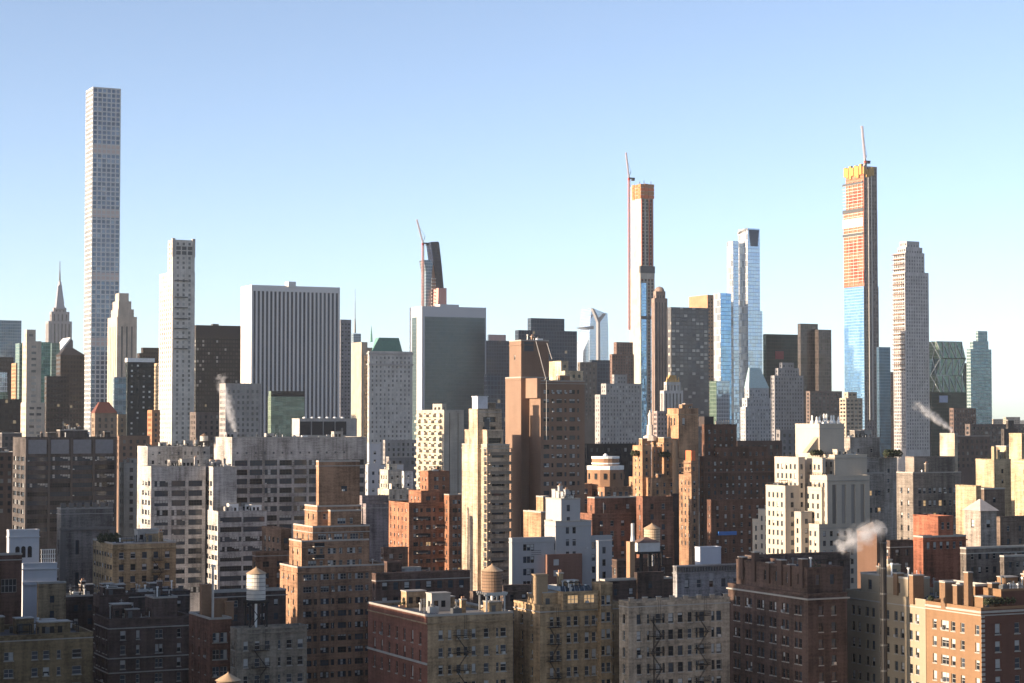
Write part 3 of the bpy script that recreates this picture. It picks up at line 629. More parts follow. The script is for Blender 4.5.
part(b, 'glass_strip', cwPALE, lambda m: m.box(q2[1] - 6.5, q2[1] - .5, q2[2] - .5, q2[2] + .1, 30, Z(308), 0, 'k'))
part(b, 'mechanical_floor', DSTEEL, lambda m: m.box(q2[0] - .2, q2[1] + .2, q2[2] - .8, q2[2] + 3, Z(273), Z(266)))
part(b, 'mechanical_floor', DSTEEL, lambda m: m.box(q2[0] + .5, q2[1] + .2, q2[2] - .8, q2[2] + 3, Z(319), Z(316)))
parts(b, 'hoist_rail', plain("red_steel", (.42, .1, .07), .7), lambda m: [m.box(q[0] + (q[1] - q[0]) * f, q[0] + (q[1] - q[0]) * f + 1.2, q[2] - .9, q[2] - .05, Z(280), Z(199)) for f in (.02, .62, .84)])
b, x = bld('domed_tower', 'brownish stone tower with rounded stepped top beside slender tower', 2364, [T(653.4, 656, 665.5, 291, 6), T(651.5, 654.5, 667.5, 298, 0)], (.36, .27, .23), S(fh=200, top=5, w=1.6, h=300, bay=3.8, mar=1.2, rec=.5), yb=430)
q = x[0]; part(b, 'dome', wall((.36, .27, .23)), lambda m: m.lathe((q[0] + q[1]) / 2, (q[2] + q[3]) / 2, [(6, q[5] - .5), (5.5, q[5] + 2.5), (3.6, q[5] + 4.8), (.5, q[5] + 5.8)], 12))
bld('office_tower', 'broad dark grey gridded office tower right of the domed tower', 1950, [T(667.5, 671, 708.5, 307)], (.1, .1, .11), CW(cwGLOBE), yb=440)
bld('office_tower', 'orange sided tower rising behind the broad dark grey tower', 2200, [T(689, 707.5, 716, 294.8)], (.52, .30, .18), S(fh=3.9, top=4, w=1.7, h=1.8, bay=3.4, mar=.5, rec=.3), BLANK, yb=430)
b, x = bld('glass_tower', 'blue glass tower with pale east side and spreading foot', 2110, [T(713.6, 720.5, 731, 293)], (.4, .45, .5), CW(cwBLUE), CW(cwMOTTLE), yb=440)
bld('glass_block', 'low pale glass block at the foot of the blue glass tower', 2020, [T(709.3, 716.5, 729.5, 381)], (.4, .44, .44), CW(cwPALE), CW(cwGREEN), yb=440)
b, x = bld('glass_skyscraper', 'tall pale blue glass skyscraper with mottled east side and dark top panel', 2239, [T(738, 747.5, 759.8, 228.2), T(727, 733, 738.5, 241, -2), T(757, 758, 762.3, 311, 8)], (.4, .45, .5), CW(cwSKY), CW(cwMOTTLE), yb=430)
q = x[0]; Z = lambda py: P(750, py, 2239).z; L = q[1] - q[0]
part(b, 'dark_panel', plain("dark_slot", (.10, .13, .18), .4), lambda m: m.prism([(q[0] + L * .25, q[2] - .3, Z(246)), (q[0] + L * .82, q[2] - .3, Z(246)), (q[0] + L * .93, q[2] - .3, Z(229.5)), (q[0] + L * .08, q[2] - .3, Z(229.5))], .28))
part(b, 'sloping_crown', WHITE, lambda m: m.prism([PX(738, 232.5, q[0]), PX(747.5, 227.6, q[0]), PX(747.5, 230, q[0]), PX(738, 235, q[0])][::-1], .5))
b, x = bld('copper_roof_hotel', 'pale stepped hotel with steep green copper roof below the glass skyscraper', 1900, [T(744.5, 749, 769, 388, 12), T(742, 747, 776, 398, 6), T(740.5, 745.5, 780, 407)], (.5, .52, .55),
    S(fh=3.5, top=2, w=1.5, h=2.0, bay=3.0, mar=.8, rec=.3), yb=450, gl=glass((.08, .1, .12), (.6, .62, .62), .3))
q = x[0]; part(b, 'copper_roof', plain("pale_copper", (.32, .46, .50), .6), lambda m: m.frustum(q[0] - .3, q[1] + .3, q[2] - .3, q[3] + .3, q[5] + .003, q[0] + 5, q[1] - 5.5, q[2] + 7, q[2] + 9, P(757, 367.5, 1912).z))
bld('stone_tower', 'grey stepped apartment tower right of copper roofed hotel', 1850, [T(779, 782, 794, 362.5, 8), T(775, 778, 799, 368, 4), T(770.5, 774.5, 803.3, 375.5)], (.36, .35, .36), S(fh=3.5, top=2.2, w=1.5, h=1.9, bay=3.1, mar=.9, rec=.3), yb=450)
b, x = bld('office_tower', 'dark green glass block with small red sign panel', 2320, [T(763, 766, 806, 334)], (.03, .06, .06), CW(cwDKGREEN), yb=430)
q = x[0]; part(b, 'red_sign_panel', plain("sign_red", (.28, .04, .05), .6), lambda m: m.box(P(778, 355, 2320).x, P(789, 355, 2320).x, q[2] - .5, q[2] - .02, P(780, 359, 2320).z, P(780, 351, 2320).z))
bld('office_tower', 'dark brown glass tower with lower right half behind dark green block', 2240, [T(797.5, 800.5, 818, 323.5, 0), T(815, 818.5, 831.3, 329.5, -3)], (.1, .08, .07), CW(curtain((.03, .028, .028), (.16, .13, .12), (.06, .05, .045), 2.6, 4, .4, .8, metal=.4)), yb=430)
bld('brown_block', 'broad low brown block in shade below dark brown glass tower', 1950, [T(806, 810, 842, 391)], (.22, .17, .15), sFARW, yb=440)
# tallest tower on the right, half clad
sNET = CW(cwORNET); sGREY = S(fh=4.6, top=3, w=2.6, h=3.3, bay=4.2, mar=.7, rec=1.0)
b, x = bld('half_clad_tower', 'tallest right hand tower half clad in blue glass with orange netting above', 2787,
    [T(845.6, 863.7, 877, 166, .2), T(843.3, 863.7, 877.4, 210, .1), T(844, 863.7, 878.6, 286, 0, left=CW(cwBLUE))], (.33, .30, .29), sGREY, sNET, yb=440, gl=glass((.06, .055, .055), (.3, .26, .22), .25, .5))
q, q1, q2 = x; Z = lambda py: P(863.7, py, 2787).z
Lq = q[3] - q[2]
parts(b, 'yellow_netting', YELLOW, lambda m: [m.box(q[0] - 2 - .6 * (k % 2), q[0] + 1, q[2] + 3 + k * Lq / 7, q[2] + 2.4 + (k + 1) * Lq / 7, Z(174 + 1.5 * ((k * 5) % 3)), Z((163.5, 165.2, 164.2, 166, 163.8, 165.5, 164.6)[k])) for k in range(7)])
parts(b, 'yellow_netting', YELLOW, lambda m: [m.box(q[0] - 1 + k * (q[1] - q[0]) * .2, q[0] - 1.3 + (k + 1) * (q[1] - q[0]) * .2, q[2] - 1.5, q[2] + 1, Z(174 + (k * 3) % 4), Z(167 + (k * 2) % 3)) for k in range(4)])
parts(b, 'floor_slab', CONC, lambda m: [m.box(q1[0] - .9, q1[0] - .05, q1[2] + .5, q1[3], Z(183 + 3.25 * k) - .35, Z(183 + 3.25 * k) + .35) for k in range(31)])
parts(b, 'column', plain("pale_column", (.40, .30, .25), .9), lambda m: [m.box(q1[0] - .7, q1[0] - .04, q1[2] + f * Lq, q1[2] + f * Lq + 1.3, Z(285), Z(180)) for f in (.06, .3, .55, .8)])
parts(b, 'netting_panel', plain("deep_red_netting", (.30, .055, .03), .9), lambda m: [m.box(q1[0] - .5, q1[0] - .03, q1[2] + f * Lq, q1[2] + (f + g_) * Lq, Z(e + h_), Z(e)) for f, g_, e, h_ in ((.1, .4, 188, 14), (.6, .3, 192, 9), (.05, .25, 236, 16), (.45, .5, 240, 12), (.3, .4, 258, 20), (.0, .3, 270, 12))])
part(b, 'white_sheeting', plain("pale_sheeting", (.66, .6, .52), .9), lambda m: m.box(q1[0] - .8, q1[0] + .5, q1[2] + 1, q1[3] + .5, Z(226), Z(217)))
parts(b, 'open_floor', DSTEEL, lambda m: [m.box(q1[0] - 1.0, q1[0] + .5, q1[2] + 1, q1[3] + .8, Z(e), Z(a)) for a, e in ((207.5, 211), (232, 234.5), (181, 183))])
parts(b, 'hoist_rail', CONC, lambda m: [m.box(q[0] + (q[1] - q[0]) * f, q[0] + (q[1] - q[0]) * f + 1.6, q[2] - 1, q[2] - .05, Z(420), Z(172)) for f in (.3, .52)])
bld('glass_slab', 'plain dark blue glass slab right of the tallest right hand tower', 2600, [T(876.5, 879, 890.3, 347)], (.06, .1, .15), CW(curtain((.04, .09, .14), (.08, .14, .2), (.06, .1, .14), 2.4, 4, .2, .6, metal=.6)), yb=430)
b, x = bld('limestone_tower', 'tall grey limestone tower with notched crown and scaffolded east side', 2211, [T(899.5, 906.5, 919.5, 241, 4), T(897.5, 905.5, 922.5, 247, 3), T(893.3, 905, 924.5, 252.5, 1), T(892.8, 904.8, 928.6, 272)], (.60, .58, .58),
    S(fh=3.9, top=4, w=1.6, h=2.3, bay=3.5, mar=1.2, rec=.4), S(fh=3.9, top=2, w=2.4, h=2.8, bay=3.6, mar=.5, rec=.8), yb=450, gl=glass((.10, .10, .11), (.34, .33, .33), .3))
q = x[3]
for k in range(24): part(b, 'scaffold_deck', plain("scaffold_brown", (.24, .15, .1), .9), lambda m: m.box(q[0] - 2.2, q[0] - .05, q[2] + 1, q[3], q[5] + 20 - k * 5.6, q[5] + 20.8 - k * 5.6))
bld('brown_block', 'thin reddish sliver between blue slab and limestone tower', 2700, [T(888, 890, 897, 372)], (.32, .17, .12), sFAR, yb=430)
# diagonal steel grid tower
hd = empty('diagrid_tower', 'glass tower with triangular steel lattice and chamfered corners', 'building', P(948, 420, 2317).xy.to_3d())
Yh = P(936, 380, 2317).y; E = [(936.5, 341.5), (940.2, 358.5), (936.5, 375.5), (940.2, 392.5), (936.5, 409.5), (936.5, 430)]; G = [(961.8, 342), (965.8, 358.5), (962, 375.5), (966, 392.5), (962, 409.5), (962, 430)]
W = [(931, 341.5), (932.5, 358.5), (930.5, 375.5), (932.5, 392.5), (930.5, 409.5), (930.5, 430)]
part(hd, 'glass_front', cwGREEN, lambda m: m.prism([PY(*p, Yh) for p in E[::-1]] + [PY(*p, Yh) for p in G], 26))
part(hd, 'dark_side', cwDKGREEN, lambda m: [m.poly([PY(*E[k + 1], Yh), PY(*E[k], Yh), PX(*W[k], PY(*E[k], Yh).x), PX(*W[k + 1], PY(*E[k + 1], Yh).x)][::-1]) for k in range(5)])
def diag(m):
    for k in range(4):
        n = 4; L0, L1, R0, R1 = PY(*E[k], Yh - .4), PY(*E[k + 1], Yh - .4), PY(*G[k], Yh - .4), PY(*G[k + 1], Yh - .4)
        for i in range(n):
            a = L0.lerp(R0, i / n); a2 = L0.lerp(R0, (i + 1) / n); c = L1.lerp(R1, (i + .5) / n); m.bar(a, c, .9); m.bar(a2, c, .9)
        m.bar(L0, R0, .9); m.bar(L1, R1, .9); m.bar(PX(*W[k], L0.x - .3), L1, .9); m.bar(PX(*W[k + 1], L1.x - .3), L0, .9)
part(hd, 'steel_lattice', plain("lattice_steel", (.42, .46, .46), .4, .3), diag)
b, x = bld('office_block', 'dark green block with bright billboard under the triangular lattice tower', 2230, [T(926, 931, 967, 392)], (.03, .06, .06), CW(cwDKGREEN), yb=440)
part(b, 'billboard', plain("screen_blue", (.35, .42, .6), .5), lambda m: m.box(P(942, 400, 2230).x, P(953.5, 400, 2230).x, x[0][2] - .8, x[0][2] - .05, P(945, 402.5, 2230).z, P(945, 395.5, 2230).z))
bld('glass_tower', 'teal banded glass tower with stepped top right of lattice tower', 2200, [T(975.5, 978, 987.5, 331, 12), T(969.5, 973, 988.5, 341, 6), T(966.4, 970.5, 991.4, 349)], (.3, .36, .36), CW(cwSEA), yb=440)
bld('office_block', 'dark sliver of block between lattice tower and teal banded tower', 2420, [T(962.5, 964, 970, 363)], (.04, .06, .07), CW(cwDKGREEN), yb=430)
bld('brown_block', 'brown apartment block in shade below the lattice tower', 1700, [T(949.5, 953.5, 976, 408)], (.2, .14, .12), sDENSE, yb=445)
bld('brown_block', 'dusky brown block in shade below the teal banded tower', 1500, [T(965, 970, 1003, 424)], (.16, .13, .12), sFARW, yb=450)
bld('balcony_block', 'cream block with balcony stripes at foot of tallest right tower', 1720, [T(843.5, 848, 857, 392, 6), T(839.5, 846, 862.5, 398)], (.55, .46, .36), S(fh=3.3, top=1.5, w=3.2, h=1.7, bay=4.2, mar=.5, rec=.8), yb=440)
# striped white tower with golden crown
b, x = bld('crown_building', 'white striped tower with small golden crown right of slender tower', 1750, [T(663.8, 666.5, 680.5, 382, 8), T(660, 664, 683, 390.5)], (.62, .60, .58), S(fh=200, top=2.5, w=1.4, h=300, bay=3.4, mar=.8, rec=.7), yb=440)
q = x[0]; parts(b, 'golden_crown', plain("gilded_stone", (.62, .40, .16), .5), lambda m: [m.frustum(q[0] + 1, q[1] - 1, q[2] + 1, q[3] - 1, q[5] + .003, q[0] + 4, q[1] - 4, q[2] + 4, q[3] - 4, q[5] + 6)] + [m.frustum(a - 1, a + 1, q[2] + .2, q[2] + 2.2, q[5] - 3, a - .2, a + .2, q[2] + 1, q[2] + 1.4, q[5] + 4.5) for a in (q[0] + 1.2, q[0] + 4.6, q[1] - 4.6, q[1] - 1.2)])
bld('pink_block', 'small pinkish grey windowed block left of golden crowned tower', 1500, [T(653.5, 657, 671, 411)], (.4, .32, .3), sDENSE, yb=440)
bld('stone_block', 'pale grey windowed block with sloped glass left of slender tower', 1700, [T(612, 614, 627, 374.5, 14), T(601, 606, 641, 383.5, 6), T(595, 600, 641, 394.5)], (.42, .41, .41), S(fh=3.5, top=2, w=1.5, h=1.9, bay=3.0, mar=.8, rec=.3), yb=445, gl=glass((.07, .075, .085), (.55, .55, .53), .3))
# ------------------------------------------------------------------ the middle distance
def I(**k):
    k.setdefault('ind', True); return S(**k)
BR_RED, BR_BROWN, BR_DARK, BR_ORANGE = (.27, .12, .075), (.25, .15, .10), (.12, .07, .05), (.45, .28, .17)
TAN, CREAM, WSTONE, GREY, DGREY = (.42, .31, .20), (.62, .52, .38), (.68, .60, .48), (.36, .33, .30), (.16, .15, .15)
# dark office block on the left
b, x = bld('office_building', 'dark banded office block with pale roof machine room at left', 870, [T(56.5, 60, 88, 430, 14), T(13, 25.6, 117, 437.5)], (.10, .088, .085),
    I(fh=3.85, top=8.5, w=9.0, h=2.0, bay=9.9, mar=.5, n=8, rec=.5, fr=WFR_D, blind=.05, lit=.0), I(fh=3.85, top=8.5, w=7, h=2.0, bay=8.2, mar=1, n=5, rec=.5, fr=WFR_D, blind=.1), yb=535, clutter=5)
q = x[1]; parts(b, 'roof_panel', plain("grey_panel", (.17, .18, .205), .6), lambda m: [m.box(q[0] + 1.2 + k * (q[1] - q[0] - 1) / 4, q[0] + (k + .93) * (q[1] - q[0] - 1) / 4, q[2] - .12, q[2] - .003, q[5] - 7.2, q[5] - 1) for k in range(4)])
parts(b, 'vertical_pier', wall((.13, .115, .11)), lambda m: [m.box(q[0] + k * (q[1] - q[0] - .9) / 4, q[0] + .9 + k * (q[1] - q[0] - .9) / 4, q[2] - .35, q[2] - .003, 5, q[5] - .35) for k in range(5)])
# gothic stone tower
b, x = bld('gothic_tower', 'dark grey stone tower with battlements in front of office block', 560, [T(57, 61, 113, 508.5)], (.24, .22, .205), I(fh=9, top=9, w=1.0, h=4, bay=7, mar=2, maxrows=2, rec=.5, fr=WFR_D, blind=0), yb=600, clutter=2, roof=GRAVEL)
q = x[0]; wg = wall((.24, .22, .205))
for k in range(7): part(b, 'battlement', wg, lambda m: m.box(q[0] + k * (q[1] - q[0] - 1.3) / 6, q[0] + 1.3 + k * (q[1] - q[0] - 1.3) / 6, q[2] - .25, q[2] + .6, q[5] + .13, q[5] + 1.5))
parts(b, 'cornice', wg, lambda m: m.box(q[0] - .5, q[1] + .5, q[2] - .5, q[2] - .01, q[5] - 6.2, q[5] - 5.4))
parts(b, 'corner_buttress', wg, lambda m: [m.box(a, a + 1.6, q[2] - .6, q[2] - .02, 2, q[5] - 6.3) for a in (q[0] - .3, q[1] - 1.3)])
# white stucco house
b, x = bld('stucco_house', 'white stucco penthouse with three arched openings at left', 470, [T(6.6, 9, 39.5, 530.5, 2), T(21, 23, 57, 564, 0)], (.62, .64, .68), BLANK, yb=640, clutter=0, roof=WROOF, var=.1)
q = x[0]
for fx in (16, 22.5, 29.5):
    def arch(m):
        a = P(fx, 556, 472).x; z0 = P(20, 558, 472).z; pts = [(a, q[2] - .06, z0), (a + 1.0, q[2] - .06, z0)] + [(a + .5 + .5 * math.cos(t), q[2] - .06, z0 + 2.2 + .5 * math.sin(t)) for t in [math.pi * k / 8 for k in range(9)]]
        m.prism(pts, .055)
    part(b, 'arched_opening', WGL, arch)
q2 = x[1]; part(b, 'pergola', WHITE, lambda m: [m.bar((P(40 + k * 2.4, 560, 474).x, q2[2] + .6, q2[5]), (P(40 + k * 2.4, 560, 474).x, q2[2] + .6, q2[5] + 3.2), .16) for k in range(7)] + [m.bar((P(39, 550, 474).x, q2[2] + .6, q2[5] + h), (P(55.5, 550, 474).x, q2[2] + .6, q2[5] + h), .16) for h in (3.2, 2.1, 1.1)])
part(b, 'garden_wall', wall((.62, .64, .68)), lambda m: m.box(q2[0] - .2, q2[1] + .5, q2[2] - .6, q2[2] - .07, q2[5] - 5, q2[5] - 4.2))
bld('brick_house', 'red brown brick corner house with large studio window at left edge', 440, [T(-14, -12, 22, 554.6)], (.15, .085, .065), I(fh=6.5, top=5.5, w=3.6, h=3.0, bay=7, mar=.6, n=4, fr=WFR_W, cols=[(.62, 3.4)], maxrows=1), yb=640, clutter=1)
bld('tan_house', 'low tan plastered house below the white stucco penthouse', 456, [T(37, 38.5, 66, 583)], (.36, .27, .17), I(fh=3.4, top=3, w=1, h=1.6, bay=4.5), yb=640, clutter=1)
# tan apartment block with roof garden
b, x = bld('apartment_block', 'yellow tan apartment block with roof garden left of white hospital block', 520, [T(93, 112.7, 176, 543.5)], (.40, .30, .18),
    I(fh=3.1, top=2.4, w=1.3, h=1.6, bay=2.9, mar=.8, sill=True, ac=.08), I(fh=3.1, top=2.6, w=2.2, h=1.2, bay=3.0, mar=.4, n=2), yb=612, clutter=4, roof=SILVER)
FE = []
def fire_escape(root, q, fx, z_top, n, fh=3.2, wd=3.0, face='f', y=None):
    """iron platforms, rails and ladders down a front wall at x = fx"""
    m = MB(); y = (q[2] if y is None else y) - .05; a, c = fx - wd / 2, fx + wd / 2
    for k in range(n):
        z = z_top - k * fh
        m.box(a, c, y - 1.0, y, z, z + .07)
        for hh in (.4, .75, 1.05): m.bar((a, y - 1, z + hh), (c, y - 1, z + hh), .05); m.bar((a, y, z + hh), (a, y - 1, z + hh), .05); m.bar((c, y, z + hh), (c, y - 1, z + hh), .05)
        for i in range(9): m.bar((a + i * wd / 8, y - 1, z), (a + i * wd / 8, y - 1, z + 1.05), .035)
        s = 1 if k % 2 else -1; mx = (a + c) / 2
        for dy in (.45, .8): m.bar((mx - s * wd * .36, y - dy, z - fh + .1), (mx + s * wd * .36, y - dy, z + .05), .07)
        for i in range(8):
            t = (i + .5) / 8; m.box(mx - s * wd * .36 + s * wd * .72 * t - .1, mx - s * wd * .36 + s * wd * .72 * t + .1, y - .8, y - .45, z - fh + .1 + fh * t, z - fh + .13 + fh * t)
    for dx in (-.22, .22): m.bar((fx + .8 + dx, y - .5, z_top), (fx + .8 + dx, y - .5, z_top + fh + .6), .05)
    return m.build('fire_escape', BLACK, root)
q = x[0]; fire_escape(b, q, P(163, 560, 520).x, P(163, 562, 520).z, 5, 3.1)
# slim white houses and the roof-top blocks behind the hospital
bld('white_building', 'narrow sunlit white building left of the hospital block', 905, [T(119, 124, 139, 463)], (.56, .53, .47), sFAR, yb=535, clutter=2)
bld('white_building', 'long low white block with small windows above hospital roof', 850, [T(137.5, 147.5, 210, 446.5)], (.52, .50, .47), I(fh=3.8, top=2.2, w=1.0, h=1.5, bay=2.7, mar=1), BLANK, yb=470, clutter=6, dcap=14)
sH = I(fh=3.85, top=5.8, w=5.6, h=2.3, bay=6.8, mar=.7, n=5, rec=.35, blind=.3, fr=WFR_D)
b, x = bld('hospital_block', 'pale concrete hospital block with wide paned windows at left', 790,
    [T(141, 151, 206, 466.5), T(205, 213, 237, 466.8, 5, dep=22, front=I(fh=3.85, top=21, w=1.6, h=2, bay=2.6, mar=.6)), T(205.5, 218, 267, 511.5, -3, front=I(fh=3.85, top=2.4, w=11.5, h=2.0, bay=12.5, mar=.6, n=9, rec=.35, fr=WFR_D))],
    (.50, .475, .455), sH, I(fh=3.85, top=5.8, w=3.2, h=2.0, bay=4.2, mar=.6, n=3), yb=600, clutter=6, roof=GRAVEL)
b, x = bld('hospital_slab', 'broad grey concrete hospital slab behind the stepped brick tower', 830, [T(214, 232, 367, 437.5)], (.45, .42, .40),
    I(fh=3.85, top=9.6, w=5.5, h=2.3, bay=6.6, mar=.8, n=4, rec=.4, fr=WFR_D, blind=.3), BLANK, yb=570, clutter=7, roof=GRAVEL, dcap=26)
q = x[0]; parts(b, 'square_vent', DSTEEL, lambda m: [m.box(q[0] + 2 + k * 3.95, q[0] + 2.8 + k * 3.95, q[2] - .05, q[2] - .003, q[5] - 6.9, q[5] - 6.1) for k in range(13)])
b, x = bld('brown_block', 'brown terraced wing left of the stepped brick tower', 540, [T(252, 256, 290, 552.5), T(262, 281, 291, 529, 8)], BR_BROWN, I(fh=3.1, top=2.5, w=1.8, h=1.5, bay=4, n=2), yb=610, clutter=2)
# stepped brown brick tower
sB = I(fh=3.1, top=2.0, w=2.2, h=1.5, bay=5.0, mar=1.2, n=3, blind=.8, fr=WFR_W, pat=[(-.18, 2.3), (.28, .9)])
sBl = I(fh=3.1, top=2.2, w=.9, h=1.4, bay=4.2, mar=1.2)
b, x = bld('stepped_tower', 'stepped brown brick apartment tower with sunlit east terraces', 505,
    [T(315, 318.2, 361, 461, 9, front=I(fh=6.0, top=6.5, w=1.6, h=1.4, bay=7, cols=[(.62, 1.7)], maxrows=2, n=2), left=BLANK),
     T(316.5, 330, 361.5, 510.5, 7), T(304, 317, 362, 506, 7.6, front=sB), T(293, 312.5, 370, 526.5, 5), T(289, 301.5, 369, 541, 3), T(280, 297.5, 392, 567, 0)],
    (.37, .22, .14), sB, sBl, yb=690, clutter=3, cop=plain("pale_coping", (.42, .38, .34), .8))
q = x[3]
for py in (548, 560): part(b, 'balcony', [COPING, BLACK], lambda m: [m.box(P(319, py, 505).x, P(331, py, 505).x, x[4][2] - 1.4, x[4][2] - .06, P(320, py, 505).z, P(320, py, 505).z + .18), m.box(P(319, py, 505).x, P(331, py, 505).x, x[4][2] - 1.4, x[4][2] - 1.34, P(320, py, 505).z + .18, P(320, py, 505).z + 1.1, 1)])
# white cluster right of the hospital slab
bld('white_building', 'white penthouse with tall blue grey tank wall right of hospital slab', 845, [T(367, 369, 381, 444), T(365.5, 368, 403.5, 464.5)], (.60, .62, .66), I(fh=3.6, top=3, w=1.1, h=1.4, bay=3, mar=1), yb=500, clutter=5, roof=WROOF, var=.1, dcap=12)
bld('white_building', 'sunlit cream roof house before the blue grey tank wall', 800, [T(374, 388, 402, 470, 6, dep=9), T(366, 389, 413, 489.5, 0, dep=12)], (.55, .50, .42), I(fh=3.4, top=2.2, w=1.1, h=1.6, bay=2.7, mar=.6), yb=560, clutter=4)
bld('white_building', 'small white roof house right of sunlit cream roof house', 835, [T(401.5, 404, 413, 471.5)], (.6, .6, .6), I(fh=3.4, top=1.6, w=1.0, h=1.2, bay=2.4, mar=.6), yb=520, dcap=10)
bld('plain_building', 'windowless pinkish grey wall right of stepped brick tower', 640, [T(359, 362, 389, 496, 4), T(363, 366, 388, 504)], (.27, .23, .23), BLANK, yb=600, clutter=1)
# red brick balconied building
b, x = bld('brick_building', 'red brick apartment building with sunlit orange east side at centre', 730,
    [T(418, 428, 450, 471.5, 6, dep=8), T(413, 421, 440, 491, 3, dep=12), T(444, 449, 464, 494.5, 2), T(388, 409, 464, 503)], (.34, .165, .10),
    I(fh=3.1, top=2.0, w=2.0, h=1.5, bay=4.6, mar=1, n=2, pat=[(-.15, 1.9), (.3, 1.0)], blind=.8, lit=.03), I(fh=3.1, top=2.2, w=1.0, h=1.4, bay=3.6, mar=1), yb=605, clutter=3)
q = x[3]
for k in range(9):
    part(b, 'balcony', [CONC, BLACK], lambda m: [m.box(q[0] + 3 + (k % 2) * 7.4, q[0] + 7 + (k % 2) * 7.4, q[2] - 1.3, q[2] - .06, q[5] - 6 - k * 3.1, q[5] - 5.85 - k * 3.1), m.box(q[0] + 3 + (k % 2) * 7.4, q[0] + 7 + (k % 2) * 7.4, q[2] - 1.3, q[2] - 1.25, q[5] - 5.85 - k * 3.1, q[5] - 4.9 - k * 3.1, 1)])
# cream slab of balconies
b, x = bld('balcony_slab', 'cream apartment slab with zigzag sunlit balconies below white framed tower', 1000, [T(431.5, 442, 446.5, 404, 4, dep=12), T(416.5, 444, 463.8, 410)], (.50, .45, .38),
    S(fh=3.0, top=1.4, w=.5, h=300, bay=4.6, mar=.8, rec=.15), S(fh=3.0, top=1.6, w=3.0, h=2.0, bay=6.2, mar=1.0, rec=1.0), yb=500, gl=glass((.1, .09, .08), (.35, .32, .28), .3))
q = x[1]; L = q[3] - q[2]
for j in range(4):
    part(b, 'balcony_stack', wall((.62, .55, .44)), lambda m: [m.box(q[0] - 1.8, q[0] - .02, q[2] + 1.5 + j * L * .245 + (k % 2) * 2.0, q[2] + 6.0 + j * L * .245 + (k % 2) * 2.0, q[5] - 3.4 - k * 3.0, q[5] - 2.2 - k * 3.0) for k in range(14)])
# cream tower
b, x = bld('cream_tower', 'slim cream apartment tower with sunlit east side and banded balconies', 648,
    [T(468.5, 477.5, 502, 409, 3.5), T(464.5, 487, 503.5, 430, 1.2), T(462, 487, 509.5, 444.5)], (.50, .40, .30),
    I(fh=3.1, top=2.6, w=4.6, h=1.7, bay=5.6, mar=.3, n=3, rec=.9, blind=.3, lit=.01, fr=WFR_D), BLANK, yb=605, clutter=2)
q = x[2]
for k in range(16):
    z = q[5] - 3.4 - 3.1 * k
    part(b, 'balcony', [wall((.42, .35, .28)), wall((.30, .25, .2))], lambda m: [m.box(q[0] + .6, q[1] + .25, q[2] - 1.1, q[2] - .06, z - .1, z + .12), m.box(q[0] + .6, q[1] + .25, q[2] - 1.1, q[2] - 1.0, z + .12, z + .95, 1)])
    part(b, 'side_balcony', [wall((.50, .40, .30)), DSTEEL], lambda m: [m.box(q[0] - .9, q[0] - .06, q[2] + .2, q[2] + 2.6, z - .1, z + .9), m.box(q[0] - .12, q[0] - .055, q[2] + .4, q[2] + 2.4, z + 1.0, z + 2.4, 1)])
parts(b, 'lintel_band', wall((.42, .33, .24)), lambda m: [m.box(q[0] - .07, q[0] - .003, q[2] + 4, q[3] - 2, q[5] - 3.1 - 3.1 * k, q[5] - 2.85 - 3.1 * k) for k in range(16)])
q = x[0]; mx = q[0] + .3
part(b, 'machine_room', plain("white_panel", (.55, .57, .62), .6), lambda m: [m.box(mx, mx + 3.6, q[2] + .6, q[2] + 5, q[5] - .9, P(475, 397, 652).z), m.box(mx - .2, mx + 3.8, q[2] + .4, q[2] + 5.2, P(475, 396.9, 652).z, P(475, 396, 652).z)])
part(b, 'roof_opening', DSTEEL, lambda m: m.box(P(488, 425, 650).x, P(494, 425, 650).x, q[2] - .1, q[2] - .01, P(490, 431, 650).z, P(490, 419, 650).z))
# tall brown tower
sBT = I(fh=3.05, top=3, w=1.5, h=1.4, bay=4.4, mar=1, n=1, pat=[(-.25, 2.1), (.22, .8)], blind=.75, fr=WFR_D, lit=.004)
b, x = bld('brown_tower', 'tall brown brick tower with blank sunlit stair shaft at centre', 660,
    [T(509, 521, 549, 340, 6.5, front=BLANK, left=I(fh=9, top=5, w=.9, h=1.5, bay=20, maxrows=3, cols=[(.45, 1.0)])), T(505.2, 521, 549.5, 377, 6.2, front=BLANK, left=BLANK), T(525, 540.5, 584.5, 380.5, 0, left=BLANK)],
    (.29, .195, .145), sBT, BLANK, yb=590, clutter=2, var=.15)
q = x[2]; part(b, 'overhanging_box', wall((.32, .215, .16)), lambda m: m.box(q[0] - 1.4, q[0] - .02, q[2] - .3, q[2] + 9, P(530, 398, 660).z, q[5] + .8))
q0 = x[0]; part(b, 'shaft_recess', DSTEEL, lambda m: m.box(q0[0] + 1, q0[0] + 4.6, q0[2] - .1, q0[2] - .01, P(530, 351, 666).z, P(530, 341.5, 666).z))
parts(b, 'stay_cable', plain("pale_cable", (.55, .52, .48), .5), lambda m: [m.bar(P(a, e, 660), P(c, f, 659), .15) for a, e, c, f in ((536, 341, 546, 379), (547, 343, 552, 359), (546.5, 380, 546.5, 440))])
bld('cream_building', 'cream roof blocks right behind the tall brown tower', 850, [T(549, 561, 568.5, 361, 3), T(549, 565, 583, 371)], (.60, .50, .36), S(fh=3.2, top=1.5, w=1.3, h=1.4, bay=2.6, mar=.5), BLANK, yb=390, near=False)
